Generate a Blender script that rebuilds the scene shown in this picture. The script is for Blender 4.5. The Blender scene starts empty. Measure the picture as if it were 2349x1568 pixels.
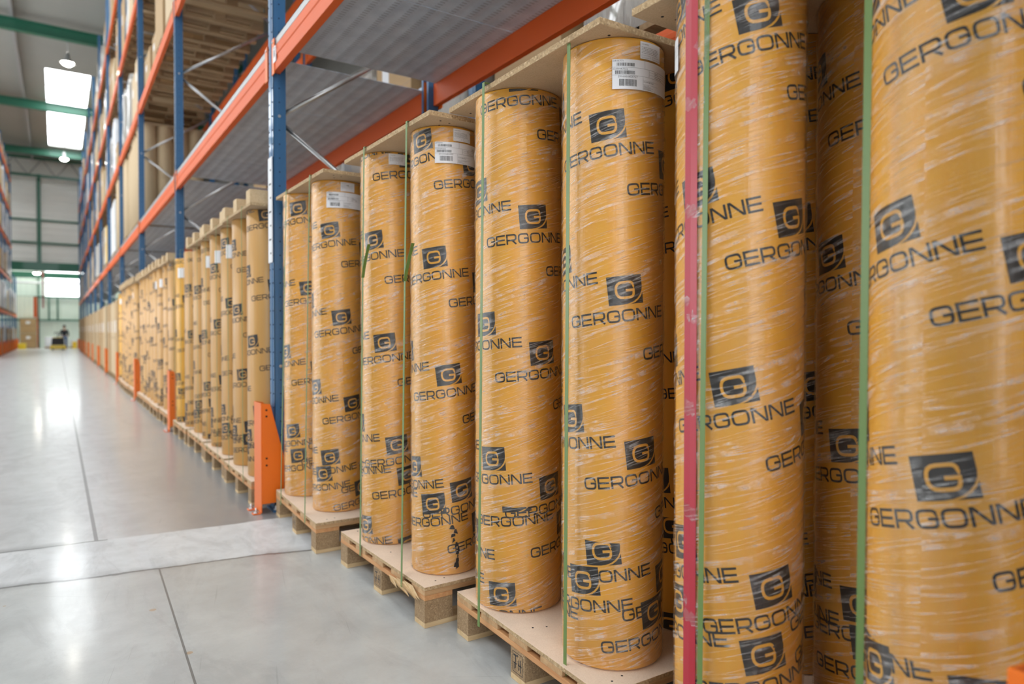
import bpy, bmesh, math, random
from math import sin, cos, pi, radians, atan, atan2, hypot, sqrt, floor
from mathutils import Vector, Matrix
random.seed(7)
C = bpy.context.scene
COL = C.collection

# ------------------------------------------------------------------ camera
FPX = 1560.0; YAW = atan(1042.5/FPX); PITCH = atan(24/FPX); CAM_H = 1.30
cam = bpy.data.cameras.new('camera'); co = bpy.data.objects.new('camera', cam); COL.objects.link(co)
F = Vector((sin(YAW)*cos(PITCH), cos(YAW)*cos(PITCH), -sin(PITCH)))
R = Vector((cos(YAW), -sin(YAW), 0)); U = R.cross(F)
M = Matrix.Identity(4)
for i in range(3):
    M[i][0] = R[i]; M[i][1] = U[i]; M[i][2] = -F[i]
M[2][3] = CAM_H
co.matrix_world = M
cam.sensor_width = 36; cam.lens = FPX/2349*36; cam.clip_start = .05; cam.clip_end = 300
cam.dof.use_dof = True; cam.dof.focus_distance = 2.55; cam.dof.aperture_fstop = 1.7
C.camera = co

# ------------------------------------------------------------------ world and exposure
w = bpy.data.worlds.new('world'); C.world = w; w.use_nodes = True
w.node_tree.nodes['Background'].inputs[0].default_value = (.90, .95, 1.0, 1)
w.node_tree.nodes['Background'].inputs[1].default_value = 3.1
vs = C.view_settings; vs.view_transform = 'Standard'; vs.look = 'None'; vs.gamma = 1; vs.use_curve_mapping = False
vs.exposure = 0.64
SKY_E = 6.0; SIDE_E = 3.5; LAMP_E = 60.0

# ------------------------------------------------------------------ helpers
def tag(o, label=None, cat=None, group=None, kind=None):
    if label: o['label'] = label
    if cat: o['category'] = cat
    if group: o['group'] = group
    if kind: o['kind'] = kind
    return o
def empty(name, loc=(0,0,0), rz=0, label=None, cat=None, group=None):
    o = bpy.data.objects.new(name, None); COL.objects.link(o)
    o.location = loc; o.rotation_euler = (0,0,rz); o.empty_display_size = .1
    return tag(o, label, cat, group)
class MB:
    def __init__(s): s.v = []; s.f = []; s.sm = []; s.mi = []; s.uv = None; s.m = 0
    def poly(s, pts, sm=False):
        n = len(s.v); s.v += [tuple(p) for p in pts]; s.f.append(tuple(range(n, n+len(pts)))); s.sm.append(sm); s.mi.append(s.m)
    def box(s, a, b, rz=0, piv=None):
        x0,y0,z0 = a; x1,y1,z1 = b
        if x0 > x1: x0,x1 = x1,x0
        if y0 > y1: y0,y1 = y1,y0
        if z0 > z1: z0,z1 = z1,z0
        n = len(s.v)
        p = [(x0,y0,z0),(x1,y0,z0),(x1,y1,z0),(x0,y1,z0),(x0,y0,z1),(x1,y0,z1),(x1,y1,z1),(x0,y1,z1)]
        s.v += p
        for q in [(0,3,2,1),(4,5,6,7),(0,1,5,4),(1,2,6,5),(2,3,7,6),(3,0,4,7)]:
            s.f.append(tuple(n+i for i in q)); s.sm.append(False); s.mi.append(s.m)
        return s
    def prism(s, pts, axis, a, b):
        # pts: 2-D outline (ccw), extruded along axis from a to b
        def P(p, t):
            if axis == 'x': return (t, p[0], p[1])
            if axis == 'y': return (p[0], t, p[1])
            return (p[0], p[1], t)
        n = len(s.v); k = len(pts)
        s.v += [P(p,a) for p in pts] + [P(p,b) for p in pts]
        s.f.append(tuple(range(n+k-1, n-1, -1))); s.f.append(tuple(range(n+k, n+2*k))); s.sm += [False]*2; s.mi += [s.m]*2
        for i in range(k):
            j = (i+1) % k; s.f.append((n+i, n+j, n+k+j, n+k+i)); s.sm.append(False); s.mi.append(s.m)
        return s
    def tube(s, p, q, r, n=10, r2=None, caps=True):
        p = Vector(p); q = Vector(q); d = (q-p).normalized(); r2 = r if r2 is None else r2
        a = d.orthogonal().normalized(); b = d.cross(a); k = len(s.v)
        for c, rr in ((p,r),(q,r2)):
            for i in range(n):
                t = 2*pi*i/n; s.v.append(tuple(c + a*cos(t)*rr + b*sin(t)*rr))
        for i in range(n):
            j = (i+1) % n; s.f.append((k+i,k+j,k+n+j,k+n+i)); s.sm.append(True); s.mi.append(s.m)
        if caps:
            s.f.append(tuple(range(k+n-1,k-1,-1))); s.f.append(tuple(range(k+n,k+2*n))); s.sm += [False]*2; s.mi += [s.m]*2
        return s
    def lathe(s, prof, c=(0,0), n=32, sm=True):
        k = len(s.v); m = len(prof)
        for r, z in prof:
            for i in range(n):
                t = 2*pi*i/n; s.v.append((c[0]+r*cos(t), c[1]+r*sin(t), z))
        for a in range(m-1):
            for i in range(n):
                j = (i+1) % n; s.f.append((k+a*n+i, k+a*n+j, k+(a+1)*n+j, k+(a+1)*n+i)); s.sm.append(sm); s.mi.append(s.m)
        return s
    def mesh(s, name, mats):
        me = bpy.data.meshes.new(name); me.from_pydata(s.v, [], s.f)
        for i, p in enumerate(me.polygons): p.use_smooth = s.sm[i]; p.material_index = s.mi[i]
        for m in (mats if isinstance(mats, (list,tuple)) else [mats]): me.materials.append(m)
        me.update()
        bm = bmesh.new(); bm.from_mesh(me); bmesh.ops.recalc_face_normals(bm, faces=bm.faces[:]) if s.uv is None else None
        bm.to_mesh(me); bm.free()
        return me
    def build(s, name, mats, parent=None, bevel=0, **k):
        o = bpy.data.objects.new(name, s.mesh(name, mats)); COL.objects.link(o)
        if parent: o.parent = parent
        if bevel:
            b = o.modifiers.new('b', 'BEVEL'); b.width = bevel; b.segments = 2; b.limit_method = 'ANGLE'
        return tag(o, **k) if k else o
def children(o): return [c for c in bpy.data.objects if c.parent == o]
def copy_tree(o, kids, loc=None, rz=None, label=None, group=None):
    c = o.copy(); COL.objects.link(c)
    if loc is not None: c.location = loc
    if rz is not None: c.rotation_euler = (0,0,rz)
    if label: c['label'] = label
    if group: c['group'] = group
    for ch, gk in kids:
        d = ch.copy(); COL.objects.link(d); d.parent = c
        for g in gk:
            e = g.copy(); COL.objects.link(e); e.parent = d
    return c
def kids_of(o): return [(ch, children(ch)) for ch in children(o)]
ORD = ['first','second','third','fourth','fifth','sixth','seventh','eighth','ninth','tenth','eleventh','twelfth','thirteenth']

# ------------------------------------------------------------------ materials
class NT:
    def __init__(s, name):
        s.m = bpy.data.materials.new(name); s.m.use_nodes = True; s.t = s.m.node_tree
        s.p = s.t.nodes['Principled BSDF']; s.out = s.t.nodes['Material Output']
    def n(s, typ, **kw):
        x = s.t.nodes.new(typ)
        for k, v in kw.items():
            if k in x.inputs.keys() if isinstance(k, str) else False: x.inputs[k].default_value = v
            else: setattr(x, k, v)
        return x
    def l(s, a, b): s.t.links.new(a, b)
    def coord(s, scale=(1,1,1), kind='Object', rot=(0,0,0)):
        c = s.n('ShaderNodeTexCoord'); m = s.n('ShaderNodeMapping'); m.inputs['Scale'].default_value = scale
        src = c.outputs[kind]
        if any(rot):      # turn first, stretch afterwards
            q = s.n('ShaderNodeMapping'); q.inputs['Rotation'].default_value = rot; s.l(src, q.inputs[0]); src = q.outputs[0]
        s.l(src, m.inputs[0]); return m.outputs[0]
    def noise(s, vec, scale, detail=3, rough=.55, dist=0):
        x = s.n('ShaderNodeTexNoise'); x.inputs['Scale'].default_value = scale; x.inputs['Detail'].default_value = detail
        x.inputs['Roughness'].default_value = rough; x.inputs['Distortion'].default_value = dist; s.l(vec, x.inputs['Vector']); return x.outputs['Fac']
    def ramp(s, fac, stops):
        r = s.n('ShaderNodeValToRGB'); e = r.color_ramp.elements
        while len(e) < len(stops): e.new(.5)
        for i, (p, c) in enumerate(stops):
            e[i].position = p; e[i].color = (c, c, c, 1) if isinstance(c, (int,float)) else (*c, 1)
        s.l(fac, r.inputs[0]); return r.outputs[0]
    def mix(s, fac, a, b, blend='MIX'):
        x = s.n('ShaderNodeMix', data_type='RGBA', blend_type=blend)
        for i, v in ((0,fac),(6,a),(7,b)):
            if isinstance(v, (int,float)): x.inputs[i].default_value = v
            elif isinstance(v, tuple): x.inputs[i].default_value = (*v,1)
            else: s.l(v, x.inputs[i])
        return x.outputs[2]
    def math(s, op, a, b=None, c=None, clamp=False):
        x = s.n('ShaderNodeMath', operation=op, use_clamp=clamp)
        for i, v in enumerate((a,b,c)):
            if v is None: continue
            if isinstance(v, (int,float)): x.inputs[i].default_value = v
            else: s.l(v, x.inputs[i])
        return x.outputs[0]
    def bump(s, h, strength=.3, dist=.01, to='Normal'):
        b = s.n('ShaderNodeBump'); b.inputs['Strength'].default_value = strength; b.inputs['Distance'].default_value = dist
        s.l(h, b.inputs['Height']); s.l(b.outputs[0], s.p.inputs[to]); return b.outputs[0]
    def set(s, **kw):
        for k, v in kw.items():
            i = s.p.inputs[k.replace('_',' ')]
            if isinstance(v, tuple): i.default_value = (*v,1) if len(v) == 3 else v
            elif isinstance(v, (int,float)): i.default_value = v
            else: s.l(v, i)
        return s
def simple(name, col, rough=.5, metal=0, var=.12, scale=6, coat=0, bump=0):
    t = NT(name); v = t.coord()
    f = t.noise(v, scale, 4)
    c = t.mix(f, tuple(x*(1-var) for x in col), tuple(min(1,x*(1+var)) for x in col))
    t.set(Base_Color=c, Roughness=rough, Metallic=metal, Coat_Weight=coat)
    if bump: t.bump(t.noise(v, scale*12, 3), bump, .004)
    return t.m
def chipboard(name, base, dark, light, scale=170, strength=.5, contrast=1):
    t = NT(name); v = t.coord((1,1,1))
    x = t.n('ShaderNodeTexVoronoi'); x.inputs['Scale'].default_value = scale; t.l(v, x.inputs['Vector'])
    n1 = t.noise(v, scale*1.3, 4, .7)
    n2 = t.noise(v, 5, 3)
    c = t.ramp(x.outputs['Color'], [(0, dark), (.45, base), (.62, base), (1, light)])
    c = t.mix(t.ramp(n1, [(.35,0),(.65,1)]), c, base)
    c = t.mix(1, c, t.ramp(n2, [(.3,.86),(.7,1.0)]), 'MULTIPLY')
    t.set(Base_Color=c, Roughness=.85); t.bump(n1, strength, .002)
    return t.m
def wood(name, a, b, axis=0, scale=4):
    t = NT(name); sc = [26,26,26]; sc[axis] = 1.6
    v = t.coord(tuple(sc)); f = t.noise(v, scale*.35, 5, .6, .6)
    i = t.n('ShaderNodeObjectInfo')
    n2 = t.noise(t.coord((3,3,3)), 3, 2)
    c = t.mix(t.ramp(f, [(.35,0),(.68,1)]), a, b)
    c = t.mix(t.math('MULTIPLY', n2, .45), c, tuple(x*.6 for x in a))
    t.set(Base_Color=c, Roughness=.75); t.bump(f, .25, .002)
    return t.m

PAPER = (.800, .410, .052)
def paper_mat(name, col=PAPER, coat=.0, film=False):
    t = NT(name); v = t.coord((1,1,1))
    n1 = t.noise(v, 2.2, 3); n2 = t.noise(t.coord((40,40,.7)), 1, 3)
    c = t.mix(t.ramp(n1, [(.3,0),(.7,1)]), tuple(x*.93 for x in col), tuple(x*1.06 for x in col))
    c = t.mix(t.math('MULTIPLY', t.ramp(n2, [(.4,0),(.75,1)]), .22), c, (col[0]*1.1, col[1]*.72, col[2]*.4))
    t.set(Base_Color=c, Roughness=.5, Coat_Weight=coat, Coat_Roughness=.18)
    if film:
        u = t.coord((7,55,1), 'UV', (0,0,radians(-14)))
        h = t.noise(u, 1, 4, .6)
        b = t.n('ShaderNodeBump'); b.inputs['Strength'].default_value = .8; b.inputs['Distance'].default_value = .004
        t.l(h, b.inputs['Height']); t.l(b.outputs[0], t.p.inputs['Coat Normal'])
    return t.m
M_PAPER = paper_mat('kraft_paper', coat=.15)
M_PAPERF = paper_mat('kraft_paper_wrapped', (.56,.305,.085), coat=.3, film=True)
M_PAPERB = paper_mat('kraft_paper_bright', (.68,.35,.035), coat=.4, film=True)
M_INK = NT('black_print').set(Base_Color=(.028,.024,.022), Roughness=.55).m
def film_mat():
    t = NT('stretch_film'); t.t.nodes.remove(t.p)
    A = radians
    # ridges of the helical wrap (metres): fine creases, broad folds and the drape's vertical ripples
    h1 = t.noise(t.coord((5,130,1), 'UV', (0,0,A(-15))), 1, 4, .6, .5)
    h2 = t.noise(t.coord((3,34,1), 'UV', (0,0,A(-18))), 1, 4, .6, .6)
    h3 = t.noise(t.coord((46,1.0,1), 'UV'), 1, 3, .6)
    big = t.noise(t.coord((5,2.4,1), 'UV', (0,0,A(-20))), 1, 3)
    l1 = t.math('SUBTRACT', 1, t.math('MULTIPLY', t.math('ABSOLUTE', t.math('SUBTRACT', t.noise(t.coord((.9,30,1), 'UV', (0,0,A(-21))), 1, 2, .5, .3), .5)), 36), clamp=True)
    l2 = t.math('SUBTRACT', 1, t.math('MULTIPLY', t.math('ABSOLUTE', t.math('SUBTRACT', t.noise(t.coord((1.2,38,1), 'UV', (0,0,A(-15))), 1, 2, .5, .3), .52)), 40), clamp=True)
    brk = t.ramp(t.noise(t.coord((26,26,1), 'UV'), 1, 3), [(.40,.15),(.62,1)])
    cr = t.math('MULTIPLY', t.math('MAXIMUM', l1, l2), brk)
    h = t.math('ADD', t.math('MULTIPLY', h1, .35), t.math('ADD', t.math('MULTIPLY', h2, .45), t.math('MULTIPLY', h3, .35)))
    h = t.math('ADD', h, t.math('MULTIPLY', cr, .30))
    b = t.n('ShaderNodeBump'); b.inputs['Strength'].default_value = .8; b.inputs['Distance'].default_value = .008; t.l(h, b.inputs['Height'])
    g = t.n('ShaderNodeBsdfGlossy'); g.inputs['Roughness'].default_value = .11; t.l(b.outputs[0], g.inputs['Normal'])
    g.inputs['Color'].default_value = (1,1,1,1)
    d = t.n('ShaderNodeBsdfDiffuse'); d.inputs['Color'].default_value = (.92,.9,.9,1)
    tr = t.n('ShaderNodeBsdfTransparent'); tr.inputs['Color'].default_value = (.985,.98,.975,1)
    fr = t.n('ShaderNodeFresnel'); fr.inputs['IOR'].default_value = 1.5; t.l(b.outputs[0], fr.inputs['Normal'])
    sep = t.n('ShaderNodeSeparateXYZ'); t.l(t.coord((1,1,1), 'UV'), sep.inputs[0])
    low = t.ramp(t.math('DIVIDE', sep.outputs[1], 2.2), [(0,1.0),(.45,.8),(1.0,.35)])   # more layers of film low down
    veil = t.math('MULTIPLY', t.math('MULTIPLY', t.ramp(big, [(.45,0),(.75,1)]), .10), low)
    hz = t.math('ADD', t.math('MULTIPLY', cr, .42), veil)  # crease glints painted in as pale diffuse streaks, over the film's own veil
    m1 = t.n('ShaderNodeMixShader'); t.l(hz, m1.inputs[0]); t.l(tr.outputs[0], m1.inputs[1]); t.l(d.outputs[0], m1.inputs[2])
    m2 = t.n('ShaderNodeMixShader'); t.l(t.math('MINIMUM', t.math('MULTIPLY', fr.outputs[0], .8), .35), m2.inputs[0]); t.l(m1.outputs[0], m2.inputs[1]); t.l(g.outputs[0], m2.inputs[2])
    t.l(m2.outputs[0], t.out.inputs[0])
    return t.m
M_FILM = film_mat()
M_WHITE = NT('white_label').set(Base_Color=(.78,.78,.80), Roughness=.4).m
M_RED = NT('red_tape').set(Base_Color=(.42,.010,.028), Roughness=.35).m
M_STRAP = NT('green_strap').set(Base_Color=(.12,.20,.045), Roughness=.35, Alpha=1.0).m
M_ORANGE = simple('orange_enamel', (.72,.105,.006), .52, 0, .06, 3, .05)
M_ORANGE2 = simple('orange_protector_enamel', (.80,.155,.004), .40, 0, .06, 3, .1)
M_BLUE = simple('blue_enamel', (.030,.125,.270), .38, 0, .10, 3, .3)
M_DARKBLUE = simple('dark_blue_steel', (.05,.06,.085), .35, .3, .2, 8, .2)
M_CHIP = chipboard('chipboard_face', (.58,.43,.27), (.44,.31,.18), (.68,.53,.36), 260, .12)
M_PLATE = chipboard('chipboard_plate', (.80,.63,.49), (.68,.52,.38), (.88,.73,.58), 300, .1)
M_EDGE = chipboard('chipboard_edge', (.50,.34,.18), (.15,.085,.04), (.90,.70,.46), 150, .9)
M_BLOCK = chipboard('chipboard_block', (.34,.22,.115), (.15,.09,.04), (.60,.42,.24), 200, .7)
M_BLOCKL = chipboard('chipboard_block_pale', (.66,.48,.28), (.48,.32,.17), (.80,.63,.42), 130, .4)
M_WOODX = wood('pine_lengthwise', (.46,.26,.115), (.62,.40,.21), 0)
M_WOODY = wood('pine_crosswise', (.52,.235,.09), (.68,.37,.16), 1)
M_WOODP = wood('pale_pine', (.60,.41,.21), (.72,.53,.31), 0)
M_OLDWOOD = wood('weathered_pallet_wood', (.30,.19,.09), (.50,.34,.18), 0)
M_STEEL = simple('bright_zinc', (.62,.62,.62), .32, .9, .15, 10)
M_GREEN = simple('green_steel_paint', (.015,.13,.075), .4, 0, .1, 4, .2)
M_BLACK = NT('black_rubber').set(Base_Color=(.02,.02,.022), Roughness=.5).m
M_HOLE = NT('dark_hole').set(Base_Color=(.004,.005,.008), Roughness=.9).m

def deck_mat():
    t = NT('galvanised_deck'); v = t.coord()
    sep = t.n('ShaderNodeSeparateXYZ'); t.l(v, sep.inputs[0])
    # rows of small pressed louvres: long in y, repeated in x and y
    fx = t.math('SINE', t.math('MULTIPLY', sep.outputs[0], 2*pi/.115))
    fy = t.math('SINE', t.math('MULTIPLY', sep.outputs[1], 2*pi/.033))
    fl = t.math('GREATER_THAN', t.math('SINE', t.math('MULTIPLY', sep.outputs[1], 2*pi/.0165)), .93)
    d = t.math('MULTIPLY', t.math('MULTIPLY', t.math('GREATER_THAN', fx, .55), t.math('GREATER_THAN', fy, .1)), 1.0)
    n = t.noise(v, 7, 4); n2 = t.noise(v, 60, 2)
    c = t.mix(t.ramp(n, [(.3,0),(.7,1)]), (.46,.53,.64), (.64,.71,.82))
    c = t.mix(t.math('MULTIPLY', n2, .4), c, (.74,.81,.92))
    c = t.mix(t.math('MULTIPLY', t.math('ADD', fl, d, clamp=True), .40), c, (.10,.11,.14))
    t.set(Base_Color=c, Roughness=.42, Metallic=.1)
    h = t.math('ADD', t.math('MULTIPLY', fx, .5), t.math('MULTIPLY', d, .8))
    t.bump(h, .5, .006)
    return t.m
M_DECK = deck_mat()
M_GALV = simple('galvanised_edge', (.42,.42,.42), .45, .5, .15, 9)

def floor_mat():
    t = NT('polished_concrete'); v = t.coord()
    sep = t.n('ShaderNodeSeparateXYZ'); t.l(v, sep.inputs[0]); X, Y = sep.outputs[0], sep.outputs[1]
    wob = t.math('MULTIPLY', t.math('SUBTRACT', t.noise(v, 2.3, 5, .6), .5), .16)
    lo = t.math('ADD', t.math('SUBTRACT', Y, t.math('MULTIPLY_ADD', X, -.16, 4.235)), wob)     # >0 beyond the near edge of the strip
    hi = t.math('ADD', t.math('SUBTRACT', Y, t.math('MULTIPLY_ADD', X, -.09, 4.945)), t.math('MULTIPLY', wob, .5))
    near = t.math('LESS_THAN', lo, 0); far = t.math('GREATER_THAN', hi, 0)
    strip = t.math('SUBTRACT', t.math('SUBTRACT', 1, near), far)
    joint_far = t.math('MULTIPLY', far, t.math('LESS_THAN', t.math('ABSOLUTE', t.math('SUBTRACT', X, .19)), .011))
    joint_near = t.math('MULTIPLY', near, t.math('LESS_THAN', t.math('ABSOLUTE', t.math('SUBTRACT', X, t.math('MULTIPLY_ADD', Y, .028, .336))), .0045))
    edges = t.math('MAXIMUM', t.math('LESS_THAN', t.math('ABSOLUTE', lo), .013), t.math('MULTIPLY', t.math('LESS_THAN', t.math('ABSOLUTE', hi), .010), t.math('LESS_THAN', X, .25)))
    big = t.noise(v, .9, 5, .6, .3); mid = t.noise(v, 5, 5, .65); fine = t.noise(v, 90, 3)
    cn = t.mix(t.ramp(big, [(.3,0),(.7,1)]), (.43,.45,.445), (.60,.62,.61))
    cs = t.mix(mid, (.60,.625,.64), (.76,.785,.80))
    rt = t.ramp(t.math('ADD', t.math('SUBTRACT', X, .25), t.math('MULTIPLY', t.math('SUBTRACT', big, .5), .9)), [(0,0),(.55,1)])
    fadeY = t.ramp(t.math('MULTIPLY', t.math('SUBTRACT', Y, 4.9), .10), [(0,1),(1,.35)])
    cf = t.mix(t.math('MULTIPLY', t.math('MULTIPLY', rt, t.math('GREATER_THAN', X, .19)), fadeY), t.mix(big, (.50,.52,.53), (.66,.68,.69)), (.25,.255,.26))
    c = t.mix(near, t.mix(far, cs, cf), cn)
    c = t.mix(t.math('MULTIPLY', t.ramp(mid, [(.38,0),(.66,1)]), .38), c, (.33,.34,.335))
    c = t.mix(t.math('MULTIPLY', fine, .18), c, (.30,.30,.29))
    # blotches left by water and tyres, stretched along the aisle
    bl = t.noise(t.coord((2.6,.9,1)), 1.3, 6, .7, 1.2)
    c = t.mix(t.math('MULTIPLY', t.ramp(bl, [(.50,0),(.60,1)]), .22), c, (.24,.245,.25))
    # grime gathered along the edges of the strip
    gr = t.noise(v, 1.6, 5, .65)
    g1 = t.math('MULTIPLY', t.ramp(t.math('DIVIDE', t.math('ABSOLUTE', t.math('ADD', lo, -.02)), .085), [(0,1),(1,0)]), t.ramp(gr, [(.42,0),(.58,1)]))
    g2 = t.math('MULTIPLY', t.ramp(t.math('DIVIDE', t.math('ABSOLUTE', t.math('ADD', hi, -.03)), .07), [(0,1),(1,0)]), t.math('LESS_THAN', X, .05))
    c = t.mix(t.math('MULTIPLY', t.math('MAXIMUM', g1, g2), .55), c, (.20,.205,.21))
    # hairline scratches
    sc = t.noise(t.coord((1.5,60,1), 'Object', (0,0,radians(35))), 1, 2); sc2 = t.noise(t.coord((70,1.2,1), 'Object', (0,0,radians(12))), 1, 2)
    scr = t.math('MAXIMUM', t.ramp(sc, [(.70,0),(.73,1)]), t.ramp(sc2, [(.71,0),(.74,1)]))
    c = t.mix(t.math('MULTIPLY', scr, .28), c, (.2,.2,.19))
    # small rust spots on the near slab
    vo = t.n('ShaderNodeTexVoronoi'); vo.inputs['Scale'].default_value = 3.1; t.l(v, vo.inputs['Vector'])
    sp = t.math('MULTIPLY', t.math('LESS_THAN', t.math('ADD', vo.outputs['Distance'], t.math('MULTIPLY', mid, .06)), .078), near)
    c = t.mix(t.math('MULTIPLY', sp, .6), c, (.42,.24,.08))
    j = t.math('MAXIMUM', t.math('MAXIMUM', joint_far, joint_near), edges)
    c = t.mix(t.math('MULTIPLY', j, .80), c, (.10,.10,.095))
    ro = t.math('ADD', t.math('MULTIPLY', big, .06), .27)
    ro = t.math('ADD', ro, t.math('MULTIPLY', strip, .24))
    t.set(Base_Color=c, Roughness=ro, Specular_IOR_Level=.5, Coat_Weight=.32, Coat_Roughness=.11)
    hh = t.math('SUBTRACT', t.math('ADD', t.math('MULTIPLY', big, .5), t.math('MULTIPLY', mid, .12)), t.math('MULTIPLY', j, .5))
    t.bump(hh, .12, .01)
    return t.m
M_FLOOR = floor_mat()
def ribbed(name, col, axis, pitch, rough=.5, dark=.75, strength=.5):
    t = NT(name); v = t.coord(); sep = t.n('ShaderNodeSeparateXYZ'); t.l(v, sep.inputs[0])
    s_ = t.math('SINE', t.math('MULTIPLY', sep.outputs[axis], 2*pi/pitch)); sh = t.ramp(s_, [(.3,0),(.6,1)])
    n = t.noise(v, .5, 3)
    c = t.mix(n, tuple(x*.9 for x in col), tuple(min(1,x*1.08) for x in col))
    t.set(Base_Color=c, Roughness=rough); t.bump(sh, strength, .05)
    return t.m
M_CEIL = ribbed('ribbed_steel_roof', (.36,.36,.33), 1, .33)
M_WALLH = ribbed('ribbed_wall_panels', (.82,.82,.77), 2, .45)
M_WALLV = ribbed('ribbed_far_wall', (.74,.82,.74), 0, .40)
def emit(name, col, e):
    m = bpy.data.materials.new(name); m.use_nodes = True; t = m.node_tree; t.nodes.remove(t.nodes['Principled BSDF'])
    x = t.nodes.new('ShaderNodeEmission'); x.inputs[0].default_value = (*col,1); x.inputs[1].default_value = e
    t.links.new(x.outputs[0], t.nodes['Material Output'].inputs[0]); return m
M_SKY = emit('skylight_and_added_glow', (.93,.97,1.0), SKY_E)
M_LAMP = emit('lamp_glow', (1,.96,.85), LAMP_E)
M_WIN = emit('translucent_daylight_panel', (.95,.98,1.0), 4.0)

# ------------------------------------------------------------------ structure
POST0, PITCHY = 5.03, 4.765
def sbox(name, a, b, m, bevel=0):
    return MB().box(a, b).build(name, m, None, bevel, kind='structure')
sbox('floor', (-16,-9,-.2), (9,66.2,0), M_FLOOR)
# roof with real openings for the far skylight and the added glowing panels
SKYX = (-.38, 1.43); SKYS = [(7,23), (38.4,54.2)]  # the nearer span is out of view, added to light the aisle
SIDEX = (-9.5, -6.5); SIDES = [(-2,52)]
ROOF = 13.5
mb = MB(); mb.box((-16,-9,ROOF), (SIDEX[0],66.2,ROOF+.15)); mb.box((SIDEX[1],-9,ROOF), (SKYX[0],66.2,ROOF+.15)); mb.box((SIDEX[0],-9,ROOF), (SIDEX[1],-2,ROOF+.15)); mb.box((SIDEX[0],52,ROOF), (SIDEX[1],66.2,ROOF+.15)); mb.box((SKYX[1],-9,ROOF), (9,66.2,ROOF+.15))
ye = -9
for a, b in SKYS:
    mb.box((SKYX[0],ye,ROOF), (SKYX[1],a,ROOF+.15)); ye = b
mb.box((SKYX[0],ye,ROOF), (SKYX[1],66.2,ROOF+.15)); mb.build('ceiling', M_CEIL, kind='structure')
MB().box((SIDEX[0],-2,ROOF+.10),(SIDEX[1],52,ROOF+.14)).build('window_8', M_SKY, kind='structure')  # unseen glowing roof strip, added for light from the left
for i, (a, b) in enumerate(SKYS):
    m = MB(); m.box((SKYX[0],a,ROOF+.10), (SKYX[1],b,ROOF+.14)); sk = m.build('window_%d' % (i+1), M_SKY, kind='structure')
    m = MB(); m.box((.49,a,ROOF+.02), (.53,b,ROOF+.09))
    for k in range(int((b-a)//2.7)): m.box((SKYX[0],a+2.7*(k+1)-.02,ROOF+.02), (SKYX[1],a+2.7*(k+1)+.02,ROOF+.09))
    m.build('trim_%d' % (i+1), M_GALV, kind='structure')
sbox('window_7', (-15.99,8,1.2), (-15.95,36,8.5), emit('added_side_panel_glow', (.93,.97,1.0), SIDE_E))  # unseen glowing panel added to light the rolls from the side
sbox('wall_left', (-16.2,-9,0), (-16,66.2,ROOF), ribbed('ribbed_side_wall', (.30,.29,.27), 2, .45))
sbox('wall_right', (9,-9,0), (9.2,66.2,ROOF), ribbed('ribbed_right_wall', (.25,.24,.22), 2, .45))
sbox('added_back_wall_left', (-16,-9.1,0), (-5.5,-9,ROOF), M_WALLH); sbox('added_back_wall_right', (.2,-9.1,0), (9,-9,ROOF), M_WALLH)  # unseen walls added so the gap between them shapes light from behind
sbox('wall_end', (-16,65.9,0), (9,66.1,ROOF), M_WALLV)
MB().box((-3.5,59.5,ROOF-.06),(3.5,65,ROOF-.02)).build('window_6', emit('end_hall_added_panel', (.95,1,.97), 8.0), kind='structure')  # unseen glowing panel added to brighten the end hall
# upper cross wall over the passage to the end hall
sbox('wall_upper', (-16,58.3,5.9), (9,58.5,ROOF), M_WALLH)
# translucent daylight band in the far wall
mb = MB(); mb.box((-.75,65.80,4.15), (2.4,65.86,6.6)); mb.build('window_9', M_WIN, kind='structure')
# roof steel
def steel_beam(y, z0, z1, label, name='roof_beam'):
    t = MB(); t.box((-12,y-.13,z0), (8.6,y+.13,z0+.03)); t.box((-12,y-.13,z1-.03), (8.6,y+.13,z1)); t.box((-12,y-.015,z0+.03), (8.6,y+.015,z1-.03))
    t.build(name, M_GREEN, label=label, cat='beam')
for y, l in ((10.0,'green steel roof beam above the nearest stored bays'), (21.0,'green steel roof beam above the middle bays'), (32.2,'green steel roof beam crossing in front of the ceiling skylight'), (43.0,'green steel roof beam across the middle of the bright skylight'), (54.0,'green steel roof beam at the far edge of the bright skylight')):
    steel_beam(y, 12.76, 13.2, l)
mb = MB()
for X in (-8,-4.6,-1.35,2.6,6): mb.box((X-.06,-8.9,13.2), (X+.06,58,13.45))
mb.build('trim_20', M_GALV, kind='structure')
# lattice girder
t = empty('lattice_girder', (0,57.6,12.0), label='green lattice girder under the roof in front of the upper wall', cat='girder')
MB().box((-12,-.07,.0), (8,.07,.16)).build('bottom_chord', M_GREEN, t)
MB().box((-12,-.07,1.2), (8,.07,1.36)).build('top_chord', M_GREEN, t)
for k in range(-6, 5):
    m = MB(); m.tube((k*1.6,0,.1), (k*1.6+.8,0,1.25), .035, 8); m.tube((k*1.6+.8,0,1.25), (k*1.6+1.6,0,.1), .035, 8); m.build('diagonal', M_GALV, t)
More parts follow.
